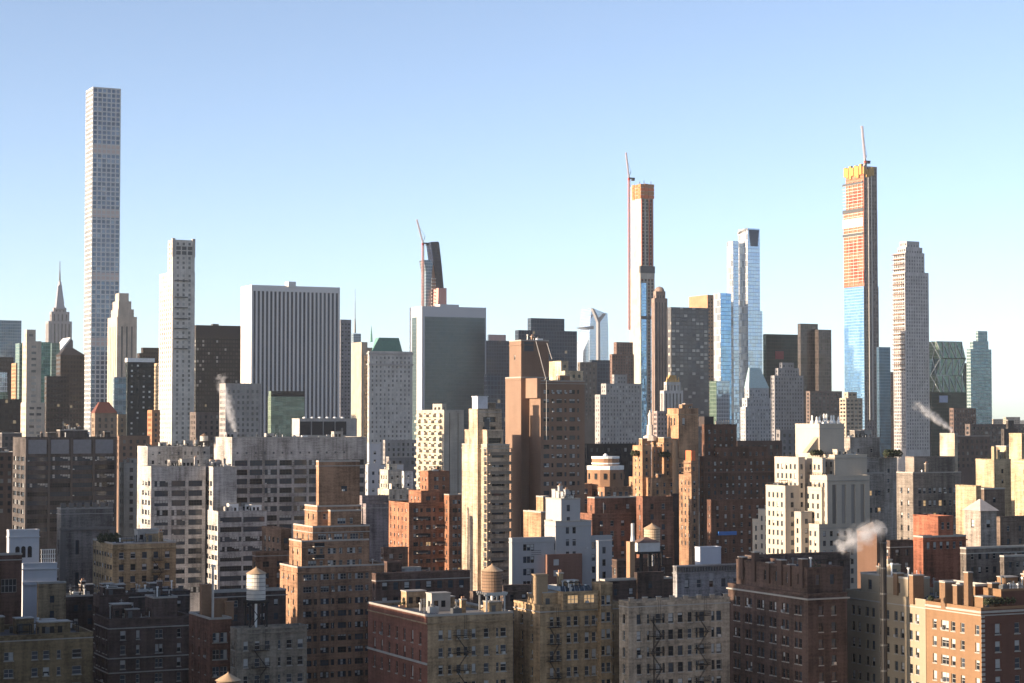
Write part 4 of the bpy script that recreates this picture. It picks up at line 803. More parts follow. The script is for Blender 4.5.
# grey stucco building with stacked roof houses
b, x = bld('grey_building', 'pale grey stucco building with two stacked roof houses at centre', 520,
    [T(545, 561, 581, 499, 7), T(544, 555.5, 592, 521.5, 5), T(596, 598.5, 612, 541, -1.5), T(509, 512, 612, 538.5)], (.47, .47, .48),
    I(fh=3.2, top=1.6, w=1.1, h=1.7, bay=9, mar=1.2, pat=[(-.22, 1.0), (-.1, 1.0), (.02, 1.0)], fr=WFR_D, blind=.2), BLANK, yb=605, clutter=5, roof=SILVER, var=.1)
q = x[3]; part(b, 'brick_bay', [wall((.25, .14, .11)), WFR_W, BLIND], lambda m: [m.box(P(553, 560, 520).x, P(597, 560, 520).x, q[2] - 1.2, q[2] - .05, 10, P(560, 555.5, 520).z)] + [m.box(P(561, 560, 520).x, P(567.5, 560, 520).x, q[2] - 1.25, q[2] - 1.203, P(560, e + 6, 520).z, P(560, e, 520).z, 2) for e in (560.5, 571.5)])
part(b, 'terrace_rail', BLACK, lambda m: [m.bar((P(534, e, 520).x, q[2] - .9, P(534, e, 520).z), (P(546, e, 520).x, q[2] - .9, P(546, e, 520).z), .08) for e in (551, 553, 555)])
bld('brick_building', 'orange brick stair towers behind the pale grey stucco building', 560, [T(536, 543, 549, 496.5, 3), T(523.5, 541, 546, 512)], BR_ORANGE, BLANK, yb=545, dcap=10)
# drum-topped brick building
b, x = bld('drum_building', 'brick building crowned by a round drum with white bands', 800, [T(569, 580, 592, 484, 2, dep=18), T(586, 604.5, 631, 487, 0, dep=26)], (.33, .19, .12), I(fh=4, top=2, w=1.6, h=2.0, bay=3, mar=.8, maxrows=2), yb=520, par=.5)
q = x[1]; c = P(605.5, 470, 812); wd = wall((.36, .21, .13))
def zr(py): return P(605, py, 812).z
part(b, 'drum', wd, lambda m: m.lathe(c.x, c.y, [(7.6, q[5] - 1), (7.6, zr(466))], 12, rot=.26))
part(b, 'upper_drum', wd, lambda m: m.lathe(c.x, c.y, [(5.6, zr(466)), (5.6, zr(457))], 20))
part(b, 'white_band', WHITE, lambda m: m.lathe(c.x, c.y, [(7.7, zr(469.5)), (7.75, zr(465.6)), (5.7, zr(465.4))], 12, rot=.26))
part(b, 'white_band', WHITE, lambda m: m.lathe(c.x, c.y, [(5.75, zr(458.5)), (5.75, zr(456.3))], 20))
part(b, 'white_band', WHITE, lambda m: m.lathe(c.x, c.y, [(5.75, zr(464)), (5.75, zr(462.6))], 20))
parts(b, 'drum_window', WGL, lambda m: [m.box(-.6, .6, -.05, .05, zr(478), zr(475))] if False else [m.poly([(c.x + 7.66 * math.cos(a) - dx * math.sin(a), c.y + 7.66 * math.sin(a) + dx * math.cos(a), z) for dx, z in ((-.5, zr(479)), (.5, zr(479)), (.5, zr(473)), (-.5, zr(473)))]) for a in [.26 + math.pi / 12 + math.pi / 6 * k for k in range(12)]])
part(b, 'finial', WHITE, lambda m: m.lathe(c.x, c.y, [(.9, zr(457)), (.9, zr(455)), (.3, zr(453.5))], 10))
# dark red brick front with lit corners
b, x = bld('brick_building', 'long dark red brick building with two sunlit corner strips', 620, [T(587, 594.5, 638, 497.5, 4), T(636.2, 642.5, 673, 497, 1), T(580, 592, 674, 514, 0)], (.25, .12, .08),
    I(fh=3.2, top=2.2, w=1.2, h=1.7, bay=3.6, mar=1.4, blind=.5), I(fh=3.2, top=2.5, w=.8, h=1.6, bay=2.8, mar=.5), yb=590, clutter=2)
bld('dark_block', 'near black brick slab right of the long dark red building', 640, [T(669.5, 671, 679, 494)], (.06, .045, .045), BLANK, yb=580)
# orange brick complex
sOB = I(fh=3.2, top=2.2, w=1.1, h=1.8, bay=3.2, mar=1.0, blind=.5)
b, x = bld('brick_complex', 'sunlit orange brick apartment complex with terraces and arched tower', 880,
    [T(666.5, 678.5, 699, 408.5, 9, front=I(fh=7, top=4.2, w=1.3, h=3.2, bay=10, cols=[(.25, 1.4)], maxrows=1), left=I(fh=30, top=4.2, w=1.2, h=3.4, bay=3, cols=[(.35, 1.2), (.62, 1.2)], maxrows=1)),
     T(651, 664, 672, 437.5, 6, left=sOB), T(638.5, 642, 651, 438.5, 9), T(631.5, 642.3, 651.2, 445.5, 4, dep=9), T(658, 676.5, 684, 458.5, 2), T(629, 652, 684, 478, 0)],
    (.46, .27, .16), I(fh=3.2, top=2.2, w=1.1, h=1.7, bay=4, mar=1.0), sOB, yb=510, clutter=3)
part(b, 'round_chimney', wall((.42, .27, .17)), lambda m: m.lathe(P(675, 460, 876).x, P(675, 460, 876).y, [(1.2, 30), (1.15, P(675, 441, 876).z), (1.35, P(675, 440.9, 876).z), (1.35, P(675, 439.8, 876).z)], 14))
q = x[2]; c = P(650, 437, 893)
part(b, 'lantern', plain("white_stone", (.66, .6, .52), .8), lambda m: m.lathe(c.x, c.y, [(3.2, q[5] - 1), (3.0, q[5] + 1), (1.5, q[5] + 1.6), (1.4, P(650, 426, 893).z), (1.7, P(650, 425.8, 893).z), (.9, P(650, 424.5, 893).z), (.85, P(650, 416, 893).z), (1.2, P(650, 415.8, 893).z), (.5, P(650, 413, 893).z), (.15, P(650, 410, 893).z)], 8))
parts(b, 'cornice', wall((.5, .34, .22)), lambda m: [m.box(k[0] - .35, k[1] + .35, k[2] - .35, k[3] + .35, k[5] - 3.0, k[5] - 2.5) for k in x[:2]] + [m.box(x[3][0] - .3, x[3][1] + .3, x[3][2] - .3, x[3][3] + .3, x[3][5] - 2.4, x[3][5] - 2)])
b, x = bld('scaffold_tower', 'narrow scaffolded tower with bright orange netting on top', 845, [T(683.5, 691, 697, 461), T(679, 691.5, 697.5, 475, -2)], (.36, .22, .14), I(fh=3.2, top=2.5, w=1.0, h=1.7, bay=3, mar=.8), yb=550)
q = x[0]; part(b, 'orange_netting', ORANGE, lambda m: m.box(q[0] + .4, q[1] - .4, q[2] + .5, q[3] - 1, q[5] - .8, P(690, 450.5, 845).z))
for k in range(8): part(b, 'scaffold_deck', plain("scaffold_brown", (.24, .15, .1), .9), lambda m: m.box(q[0] - 1.1, q[0] - .06, q[2] + .2, q[3] - .2, q[5] - 1 - 2 * k, q[5] - .8 - 2 * k))
b, x = bld('dark_brick_building', 'dark brown brick building topped by a water tank house', 900, [T(701.5, 704.5, 737, 424.5, 6), T(715, 720, 768, 447, 3), T(699.5, 704, 774, 456.5)], (.16, .085, .06),
    I(fh=3.3, top=2.4, w=1.1, h=1.7, bay=3.2, mar=1.0, blind=.6), yb=550, clutter=9)
q = x[0]; part(b, 'tank_house', plain("dark_cladding", (.05, .04, .04), .9), lambda m: m.box(q[0] + .5, q[0] + 5.5, q[2] + 1, q[2] + 6, q[5] - .8, P(705, 416.5, 905).z))
parts(b, 'ornament', plain("pale_stone", (.5, .44, .38), .8), lambda m: [m.lathe(q[0] + 6.5 + k * 1.3, q[2] + .4, [(.45, q[5] - .2), (.5, q[5] + 1), (.15, q[5] + 1.8)], 8) for k in range(6)])
parts(b, 'cornice', wall((.22, .12, .09)), lambda m: m.box(x[2][0] - .4, x[2][1] + .4, x[2][2] - .4, x[2][2] - .01, x[2][5] - 7.5, x[2][5] - 6.8))
b, x = bld('dark_brick_building', 'dark brown brick front with a bright blue tarpaulin strip', 780, [T(707, 711, 772, 500)], (.17, .09, .065), I(fh=3.3, top=2.4, w=1.1, h=1.7, bay=3.6, mar=1.2, blind=.5), yb=560, clutter=3)
q = x[0]; part(b, 'blue_tarpaulin', plain("blue_tarp", (.03, .16, .5), .6), lambda m: m.box(P(720, 533, 780).x, P(743.5, 533, 780).x, q[2] - .5, q[2] - .02, P(730, 535.5, 780).z, P(730, 531.8, 780).z))
# white stepped apartment house
sW = I(fh=3.2, top=2.3, w=1.2, h=1.8, bay=2.9, mar=.8, blind=.25, fr=WFR_D)
b, x = bld('stepped_white_building', 'large cream white stepped apartment house with terraces at right', 670,
    [T(793.5, 819, 846, 424, 12, left=BLANK, front=BLANK), T(773, 798, 806.5, 457.5, 8), T(805.5, 822, 827, 458, 5), T(806, 825.8, 834, 474.8, 3.5), T(832, 834.5, 868, 455, 7, front=BLANK, dep=14), T(765, 785, 800, 486, 6.0), T(799, 821.5, 840, 487.5, 2.2),
     T(824, 827, 870, 476, 1.2, front=S(fh=200, top=3, w=1.7, h=300, bay=3.6, mar=1.0, rec=.5), dep=12), T(758, 801, 812, 512, 4), T(752.5, 819, 871, 524.5, 0)],
    (.62, .55, .455), sW, sW, yb=590, clutter=2, gl=glass((.2, .19, .18), (.3, .28, .26), .3), var=.12)
q = x[0]
for tt in x[1:]:
    part(b, 'terrace_rail', BLACK, lambda m: [m.bar((tt[0] - .02, tt[2] + .1, tt[5] + h), (tt[0] - .02, tt[3] - .1, tt[5] + h), .07) for h in (.5, .95)] + [m.bar((tt[0] - .02, tt[2] + .2 + i * 1.3, tt[5]), (tt[0] - .02, tt[2] + .2 + i * 1.3, tt[5] + .95), .06) for i in range(int((tt[3] - tt[2]) / 1.3))])
parts(b, 'roof_statue', WHITE, lambda m: [m.lathe(q[0] + 1 + k * 1.5, q[2] + 3 + 5 * (k % 2), [(.6, q[5] - .5), (.7, q[5] + .7), (.3, q[5] + 1.5), (.35, q[5] + 2.1 + .5 * (k % 3)), (.1, q[5] + 2.6 + .5 * (k % 3))], 8) for k in range(8)])
part(b, 'stair_ramp', wall((.55, .45, .34)), lambda m: m.prism([(q[0] - 5, q[2] + .6, P(793, 453, 680).z), (q[0] - .06, q[2] + .6, P(793, 453, 680).z), (q[0] - .06, q[2] + .6, P(803, 437, 680).z)], 2.5))
# grey stone blocks to the right of it
b, x = bld('stone_building', 'grey stone apartment block with few lit windows right of white stepped house', 702,
    [T(856.5, 859, 877, 458, 5), T(859, 863, 884, 473, -3, front=I(fh=6, top=6.2, w=1.2, h=1.8, bay=4, pat=[(-.2, 1.1), (.15, 1.3)], lit=.06, maxrows=8))], (.33, .30, .27), I(fh=6, top=4, w=1.1, h=1.5, bay=5), yb=560, clutter=2)
b, x = bld('stone_building', 'flat grey roofed block with a lit planted terrace behind stone blocks', 800, [T(838, 850, 880, 437.5), T(838, 852, 897, 458, -2)], (.33, .30, .27), I(fh=4, top=4.5, w=1.1, h=1.6, bay=7), yb=500, clutter=4, dcap=24)
b, x = bld('stone_building', 'dark stone apartment block with roof terrace behind orange red house', 640, [T(905, 914, 955, 457, 4), T(896.5, 913, 961, 472.5)], (.26, .225, .195),
    I(fh=4.0, top=5, w=1.3, h=1.9, bay=3.9, mar=1.5, blind=.8, lit=.05, pat=[(-.2, 1.3), (.25, 1.1)]), I(fh=4, top=5, w=1, h=1.8, bay=4.4), yb=545, clutter=6)
bld('cream_turret', 'small sunlit cream turret above the dark stone apartment block', 760, [T(942, 954.5, 957.5, 433.5, 0, dep=9)], (.52, .44, .33), BLANK, yb=470, clutter=2)
b, x = bld('cream_building', 'sunlit cream apartment house with tall chimney near right edge', 620, [T(998, 1006, 1009, 446, 4, dep=5), T(975.5, 994, 1011, 459.5, 0), T(968.5, 976, 981, 486, -2, dep=10)], (.48, .38, .25),
    I(fh=3.2, top=3, w=.9, h=1.3, bay=3.4, mar=1, blind=.95), BLANK, yb=540, clutter=3)
q = x[1]; part(b, 'chimney', wall((.48, .38, .25)), lambda m: m.box(q[0] + .1, q[0] + 1.1, q[2] + .1, q[2] + 1.4, q[5] - 1, P(992, 446.5, 620).z))
bld('cream_building', 'sunlit cream water tower house at upper right edge', 700, [T(1009, 1021.5, 1030, 433.5)], (.48, .38, .25), BLANK, yb=480, clutter=1, dcap=9)
bld('cream_building', 'sunlit yellow cream wall cut by right edge of picture', 600, [T(1014.5, 1034, 1060, 460)], (.49, .38, .245), I(fh=3.2, top=3, w=.8, h=1.3, bay=6, mar=2), yb=540)
b, x = bld('pyramid_house', 'small stone roof house under a pale pyramid roof at right', 490, [T(964.5, 980.5, 996.5, 511)], (.36, .31, .27), I(fh=4, top=2.2, w=1.3, h=2, bay=5, maxrows=1, blind=1), yb=560, par=0)
q = x[0]; part(b, 'pyramid_roof', plain("pale_slate", (.42, .38, .36), .8), lambda m: m.frustum(q[0] - .5, q[1] + .5, q[2] - .5, q[3] + .5, q[5] + .003, (q[0] + q[1]) / 2 - .2, (q[0] + q[1]) / 2 + .2, (q[2] + q[3]) / 2 - .2, (q[2] + q[3]) / 2 + .2, P(981, 499, 494).z))
bld('brick_building', 'dark brown block with square roof house behind the pyramid roof', 525, [T(981, 984, 1005, 488.5, 3), T(996, 1000, 1040, 517)], (.2, .15, .12), I(fh=3.4, top=2.4, w=1, h=1.4, bay=3.6), yb=570, clutter=4)
b, x = bld('red_house', 'orange red plastered house with row of pale arched windows', 470, [T(912.8, 938, 953.5, 516.5, 3, left=BLANK), T(913.5, 923, 966, 536.5)], (.34, .13, .08),
    I(fh=5, top=1.4, w=.9, h=1.7, bay=1.9, mar=.6, maxrows=1, blind=1, fr=WFR_W), BLANK, yb=575, clutter=3)
bld('pale_roof_house', 'low pale roofed buildings with chimneys behind right hand terrace', 455, [T(960, 966, 1030, 548), T(1000, 1004, 1060, 556, -3)], (.2, .17, .15), I(fh=3.2, top=1.2, w=.9, h=1.5, bay=2.2, blind=.6), yb=590, clutter=7, roof=SILVER)
b, x = bld('brick_house', 'brown brick roof house with pyramid cap beside steaming flue', 450, [T(857, 876.8, 884, 532)], (.17, .10, .07), BLANK, yb=600, par=0, var=.15)
q = x[0]; part(b, 'pyramid_roof', plain("dark_slate", (.09, .075, .07), .8), lambda m: m.frustum(q[0] - .3, q[1] + .3, q[2] - .3, q[3] + .3, q[5] + .003, q[0] + 1.5, q[0] + 1.9, (q[2] + q[3]) / 2 - .2, (q[2] + q[3]) / 2 + .2, P(872, 522, 453).z))
# crenellated low building and dark roofs in the middle
b, x = bld('low_building', 'low grey white building with toothed cornice behind fire escape block', 470, [T(673, 677, 745, 566.5)], (.34, .34, .35), I(fh=3.6, top=3.2, w=1.2, h=2.0, bay=3.3, mar=1), yb=620, clutter=7)
q = x[0]; part(b, 'toothed_cornice', wall((.22, .21, .21)), lambda m: [m.box(q[0] - .4 + .75 * k, q[0] - .05 + .75 * k, q[2] - .5, q[2] - .07, q[5] - 1.3, q[5] - .3) for k in range(int((q[1] - q[0]) / .75))] + [m.box(q[0] - .5, q[1] + .5, q[2] - .6, q[2] - .07, q[5] - .297, q[5] + .05)])
bld('dark_block', 'dark flat roofs stepping down behind the fire escape block', 440, [T(634, 637, 664, 573, 3), T(600, 605, 672, 580)], (.10, .07, .06), I(fh=3.3, top=2, w=1, h=1.5, bay=4), yb=610, clutter=6)
bld('white_house', 'bright white roof house behind the toothed cornice', 510, [T(695, 700, 721, 547.5)], (.62, .66, .74), BLANK, yb=570, dcap=8, var=.08)
bld('low_building', 'low dark brick roofs between water tank and grey stucco building', 455, [T(384, 387, 402, 562, 6), T(372, 376, 470, 574)], (.14, .09, .075), I(fh=3.4, top=2, w=1.3, h=1.8, bay=2.6, fr=WFR_D), yb=620, clutter=9, roof=SILVER)
bld('low_building', 'low dark roofs with pipes between wooden tank and tan block', 440, [T(500, 503, 545, 586), T(470, 473, 510, 592, 4)], (.15, .11, .09), I(fh=3.4, top=2, w=1, h=1.5, bay=3), yb=620, clutter=6, roof=TAR)
bld('plaster_house', 'small white plastered roof house with dark windows right of stepped tower', 500, [T(391, 393, 421, 568)], (.42, .42, .42), I(fh=4, top=2, w=1.6, h=2.2, bay=3.0, maxrows=1, fr=WFR_D, blind=0), yb=600, par=.4, roof=plain("blue_grey_roof", (.2, .26, .36), .6), dcap=7)
bld('low_building', 'dark brick house with blue roof left of red brick building', 560, [T(381, 384, 408, 548)], (.2, .13, .1), I(fh=3.2, top=1.5, w=1.2, h=1.6, bay=2.6), yb=580, clutter=3, dcap=12)

# ------------------------------------------------------------------ lower blocks that close the gaps between the towers
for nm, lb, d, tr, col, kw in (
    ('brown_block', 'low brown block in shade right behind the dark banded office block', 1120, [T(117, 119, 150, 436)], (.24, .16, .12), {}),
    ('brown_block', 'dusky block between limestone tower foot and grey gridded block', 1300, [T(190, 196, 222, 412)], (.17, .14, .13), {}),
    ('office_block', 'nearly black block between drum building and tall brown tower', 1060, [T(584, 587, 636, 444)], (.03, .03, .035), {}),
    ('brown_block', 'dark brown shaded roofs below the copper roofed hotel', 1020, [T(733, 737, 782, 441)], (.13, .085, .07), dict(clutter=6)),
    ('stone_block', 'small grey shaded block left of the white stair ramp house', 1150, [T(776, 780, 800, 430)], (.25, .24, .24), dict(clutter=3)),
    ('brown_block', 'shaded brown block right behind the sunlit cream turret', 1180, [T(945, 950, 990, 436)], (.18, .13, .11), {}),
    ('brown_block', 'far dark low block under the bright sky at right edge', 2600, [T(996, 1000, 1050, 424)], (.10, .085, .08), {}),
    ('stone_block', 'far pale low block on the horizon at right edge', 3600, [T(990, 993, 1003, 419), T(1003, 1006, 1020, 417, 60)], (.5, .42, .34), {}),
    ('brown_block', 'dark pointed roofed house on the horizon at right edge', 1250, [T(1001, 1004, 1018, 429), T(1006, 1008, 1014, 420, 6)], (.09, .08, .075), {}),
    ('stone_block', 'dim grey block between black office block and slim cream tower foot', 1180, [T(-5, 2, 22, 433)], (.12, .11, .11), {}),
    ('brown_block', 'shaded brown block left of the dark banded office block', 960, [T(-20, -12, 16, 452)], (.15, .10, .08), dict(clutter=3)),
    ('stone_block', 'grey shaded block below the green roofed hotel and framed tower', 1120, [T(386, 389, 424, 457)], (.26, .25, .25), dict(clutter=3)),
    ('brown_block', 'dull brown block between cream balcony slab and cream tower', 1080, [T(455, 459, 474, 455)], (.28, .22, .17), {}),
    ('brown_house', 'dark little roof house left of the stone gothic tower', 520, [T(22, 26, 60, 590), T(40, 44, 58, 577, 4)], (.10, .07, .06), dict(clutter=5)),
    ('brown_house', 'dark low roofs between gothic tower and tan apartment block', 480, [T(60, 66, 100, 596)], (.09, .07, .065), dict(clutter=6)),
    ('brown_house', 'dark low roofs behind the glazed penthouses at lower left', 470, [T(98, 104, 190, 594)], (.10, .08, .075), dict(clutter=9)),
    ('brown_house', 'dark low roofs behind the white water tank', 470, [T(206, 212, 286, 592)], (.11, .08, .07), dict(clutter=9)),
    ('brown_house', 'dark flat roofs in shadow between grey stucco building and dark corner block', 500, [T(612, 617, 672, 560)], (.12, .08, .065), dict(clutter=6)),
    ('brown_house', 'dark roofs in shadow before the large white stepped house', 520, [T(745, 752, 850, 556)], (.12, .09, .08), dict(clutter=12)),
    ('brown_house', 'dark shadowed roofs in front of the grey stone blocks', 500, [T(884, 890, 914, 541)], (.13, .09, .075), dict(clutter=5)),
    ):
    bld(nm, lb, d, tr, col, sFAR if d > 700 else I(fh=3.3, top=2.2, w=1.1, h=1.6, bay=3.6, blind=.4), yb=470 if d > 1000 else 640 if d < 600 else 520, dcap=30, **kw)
# ------------------------------------------------------------------ the near row along the bottom
def fr(q, d, cols, w):   # photograph columns -> fractions of the front
    L = q[1] - q[0]; return [((P(c, 630, d).x - q[0]) / L, ww) for c, ww in zip(cols, w)]
def near(xl, xc, xr, yt, d):
    c = P(xc, yt, d); return [c.x, PY(xr, yt, c.y).x, c.y, 0]
def cols_at(q, px, w):
    L = q[1] - q[0]; out = []
    for c, ww in zip(px, w): out.append(((PY(c, 640, q[2]).x - q[0]) / L, ww))
    return out
NS = dict(ind=True, sill=True, rec=.28, fh=3.2)
# yellowish block, bottom left
q = near(-24, -20, 93, 637.5, 395)
bld('apartment_block', 'yellowish brick apartment block at bottom left corner', 395, [T(-24, -20, 93, 637.5, dep=22)], (.24, .175, .10), S(top=3.2, h=1.7, cols=cols_at(q, (-10, 9, 35, 46.5, 59, 77), (1.4, 1.9, 1.25, 1.3, .8, 1.9)), fr=WFR_W, blind=.7, **{**NS, 'fh': 3.35}), yb=700, clutter=6)
q = near(95, 109, 192, 619, 430)
b, x = bld('apartment_block', 'dark brown apartment block with pale belt courses and glazed penthouses', 430, [T(140, 153, 178, 597.5, 8, dep=7, front=S(fh=3, top=.9, w=10, h=1.8, bay=12, maxrows=1, ind=True, n=6, blind=.0)), T(97, 99.5, 129, 596, 14, dep=6, front=S(fh=3, top=.5, w=9, h=2.0, bay=11, maxrows=1, ind=True, n=7, blind=.0)), T(95, 109, 192, 619.5)], (.12, .085, .075),
    S(top=2.6, h=1.9, n=1, cols=cols_at(q, (123, 138, 141.5, 157, 161, 164.5, 179, 182), (1.2, .8, .8, .8, .8, .8, .9, .9)), fr=WFR_W, blind=.5, ac=.1, **{**NS, 'fh': 3.15}), yb=700, clutter=6, roof=GRAVEL)
q = x[2]; parts(b, 'belt_course', COPING, lambda m: [m.box(q[0] - .12, q[1] + .12, q[2] - .2, q[2] - .06, q[5] - h - .25, q[5] - h) for h in (1.9, 8.3, 11.4)] + [m.box(q[0] - .2, q[0] - .06, q[2] - .2, q[3], q[5] - h - .25, q[5] - h) for h in (1.9, 8.3, 11.4)])
q = near(189, 210, 231, 618, 412)
b, x = bld('brick_block', 'narrow dark red brick block with cluster of chimneys left of white tank', 412, [T(189, 210, 231.5, 618.5)], (.20, .10, .07), S(top=3, h=2.0, n=2, cols=cols_at(q, (216, 223.5), (1.5, 1.5)), fr=WFR_W, blind=.6, **{**NS, 'fh': 3.5}), S(top=3, h=1.8, w=.9, bay=4, fr=WFR_W, **{**NS, 'fh': 3.5}), yb=700, clutter=2)
q = x[0]
for a, e, ww in ((202, 586, 2.2), (213, 600, 3.0), (226.5, 603, 1.6)):
    c = P(a, e, 418); part(b, 'chimney', wall((.32, .2, .13)), lambda m: [m.box(c.x, c.x + ww, c.y, c.y + 1.6, q[5] - .9, c.z), m.box(c.x - .12, c.x + ww + .12, c.y - .12, c.y + 1.72, c.z + .003, c.z + .3)])
c = P(213, 567, 415); part(b, 'flue', STEEL, lambda m: m.lathe(c.x, c.y, [(.26, q[5] - .9), (.26, c.z), (.38, c.z), (.38, c.z + .5)], 10))
q = near(231, 237, 307, 629, 402)
b, x = bld('apartment_block', 'tan grey apartment block carrying white water tank', 402, [T(230.5, 237, 307, 629)], (.30, .26, .21), S(top=2.6, h=1.8, cols=cols_at(q, (246, 257.5, 267.5, 279.5, 289.5, 300.5), (1.0, 1.1, 1.1, .6, 1.2, 1.2)), fr=WFR_W, blind=.7, ac=.06, **{**NS, 'fh': 3.45}), yb=700, clutter=4, roof=GRAVEL)
q = x[0]; fire_escape(b, q, P(263, 640, 402).x, P(262, 651.5, 402).z, 4, 3.45, 3.6)
# red brick block with tan front
q = near(368, 427.5, 513, 615.5, 388)
b, x = bld('apartment_block', 'apartment block with red brick east side and tan front below wooden tank', 388, [T(368, 427.5, 513, 615.5, left=S(top=3.5, h=2.4, w=1.1, bay=3.9, mar=1.6, fr=WFR_W, blind=.5, wallcol=(.24, .105, .075), **{**NS, 'fh': 3.5}))], (.40, .29, .18),
    S(top=3.0, h=1.8, cols=cols_at(q, (441, 450, 459, 466, 474, 486.5, 497.5, 503.5), (1.0, .8, .9, .9, .9, 1.1, .6, 1.3)), fr=WFR_W, blind=.7, ac=.05, lit=.0, **{**NS, 'fh': 3.4}), yb=700, clutter=7, roof=GRAVEL)
q = x[0]; fire_escape(b, q, P(468, 640, 388).x, P(468, 637, 388).z, 5, 3.4, 3.6)
parts(b, 'belt_course', COPING, lambda m: m.box(q[0] - .3, q[0] - .01, q[2], q[3], q[5] - 9.6, q[5] - 9.2))
# tan block
q = near(514, 540, 618.5, 605, 396)
b, x = bld('apartment_block', 'tan apartment block with paired windows and lit roof studio', 396,
    [T(598, 600.5, 613, 583.5, 4, dep=4), T(556, 563, 599, 592.5, 1.0, dep=9, front=S(fh=4, top=.6, h=1.7, cols=[(.28, 2.4), (.74, 2.4)], maxrows=1, ind=True, n=3, lit=1.0, blind=0)), T(514, 540, 618.5, 605.5)], (.42, .30, .18),
    S(top=2.4, h=1.9, cols=cols_at(q, (552, 558.5, 569, 576, 587, 594, 604.5, 611.5), (.9, .9, 1.0, 1.0, 1.0, 1.0, 1.05, 1.05)), fr=WFR_W, blind=.7, ac=.06, **{**NS, 'fh': 3.35}), S(top=2.4, h=1.8, w=1.0, bay=3.8, mar=1.4, fr=WFR_W, **{**NS, 'fh': 3.35}), yb=700, clutter=5, roof=GRAVEL)
q = x[2]; fire_escape(b, q, P(556, 640, 396).x, P(556, 628, 396).z, 5, 3.35, 2.8)
c = P(536.5, 576, 398); part(b, 'chimney', wall((.38, .28, .18)), lambda m: [m.box(c.x, c.x + 2.4, c.y - .2, c.y + 2.2, q[5] - 6, c.z), m.box(c.x - .12, c.x + 2.52, c.y - .32, c.y + 2.32, c.z + .003, c.z + .3)])
qq = x[1]; part(b, 'greenhouse', [STEEL, WGL2], lambda m: [m.frustum(qq[0], qq[1] - .5, qq[2] + 1, qq[3] - .5, qq[5] - .5, qq[0] + .4, qq[1] - 1, qq[2] + 2.2, qq[3] - 1.4, qq[5] + 1.0, 1)] + [m.bar((qq[0] + k * 1.1, qq[2] + .95, qq[5] - .5), (qq[0] + .4 + k * 1.05, qq[2] + 2.15, qq[5] + 1.05), .1) for k in range(6)])
# grey beige block with two fire escapes
q = near(619, 628.5, 729.5, 602, 386)
b, x = bld('apartment_block', 'grey beige apartment block with two black fire escapes', 386, [T(619, 628.5, 729.5, 602)], (.42, .345, .265),
    S(top=2.5, h=1.9, cols=cols_at(q, (639, 648.5, 658.5, 663.5, 671, 680.5, 690, 697, 702, 713, 719), (1.0, .6, 1.1, .5, 1.2, 1.2, 1.0, .6, 1.2, .7, 1.2)), fr=None, blind=.5, ac=.05, lit=.0, **{**NS, 'fh': 3.2}), S(top=2.5, h=1.8, w=1.0, bay=4, mar=1.4, **NS), yb=700, clutter=7)
q = x[0]; fire_escape(b, q, P(662, 640, 386).x, P(662, 621, 386).z, 5, 3.2, 3.2); fire_escape(b, q, PY(701, 640, q[2]).x, P(662, 619, 386).z, 5, 3.2, 3.2)
for k in range(8): part(b, 'merlon', [wall((.42, .345, .265)), COPING], lambda m: [m.box(q[0] + .2 + k * (q[1] - q[0] - 1.5) / 7, q[0] + 1.1 + k * (q[1] - q[0] - 1.5) / 7, q[2] - .07, q[2] + .3, q[5] + .123, q[5] + .7), m.box(q[0] + .1 + k * (q[1] - q[0] - 1.5) / 7, q[0] + 1.2 + k * (q[1] - q[0] - 1.5) / 7, q[2] - .15, q[2] + .38, q[5] + .703, q[5] + .85, 1)])
part(b, 'drain_pipe', BLACK, lambda m: m.bar((PY(653.5, 640, q[2]).x, q[2] - .15, 5), (PY(653.5, 640, q[2]).x, q[2] - .15, q[5] - 3), .16))
# dark brown corner block
b, x = bld('apartment_block', 'dark brown brick corner block with set back chimneyed top floor', 392, [T(736, 807, 843, 568, 2.6, front=S(top=1.4, h=2.0, w=1.0, bay=4, ind=True, maxrows=1), left=S(top=1.4, h=2.0, w=1.0, bay=4.2, ind=True, maxrows=1)), T(728, 808, 847, 594.5)], (.115, .075, .062),
    S(top=2.4, h=1.8, w=1.15, bay=5.4, mar=1.0, fr=WFR_D, blind=.5, lit=.05, pat=[(-.22, 1.1), (.2, 1.1)], **{**NS, 'fh': 3.25}), S(top=2.4, h=1.8, w=1.1, bay=4.6, mar=1.2, fr=WFR_D, blind=.5, pat=[(-.16, 1.0), (.16, 1.0)], **{**NS, 'fh': 3.25}), yb=700, clutter=3)
q, q1 = x
for k, (fy, hh, ww) in enumerate(((.02, 1.6, 1.3), (.2, .2, .9), (.33, .9, 1.6), (.52, .1, 1.0), (.74, 1.9, 1.2), (.93, .6, 1.8))):
    ya = q[2] + .6 + fy * (q[3] - q[2] - 2)
    part(b, 'chimney', [wall((.115, .075, .062)), COPING], lambda m: [m.box(q[0] - .4, q[0] + .8, ya, ya + ww, q[5] - 4, q[5] + hh), m.box(q[0] - .5, q[0] + .9, ya - .1, ya + ww + .1, q[5] + hh + .003, q[5] + hh + .2, 1)])
parts(b, 'cornice', COPING, lambda m: [m.box(q1[0] - .45, q1[1] + .3, q1[2] - .45, q1[2] - .065, q1[5] - 1.1, q1[5] - .8), m.box(q1[0] - .45, q1[0] - .065, q1[2] - .06, q1[3], q1[5] - 1.1, q1[5] - .8)])
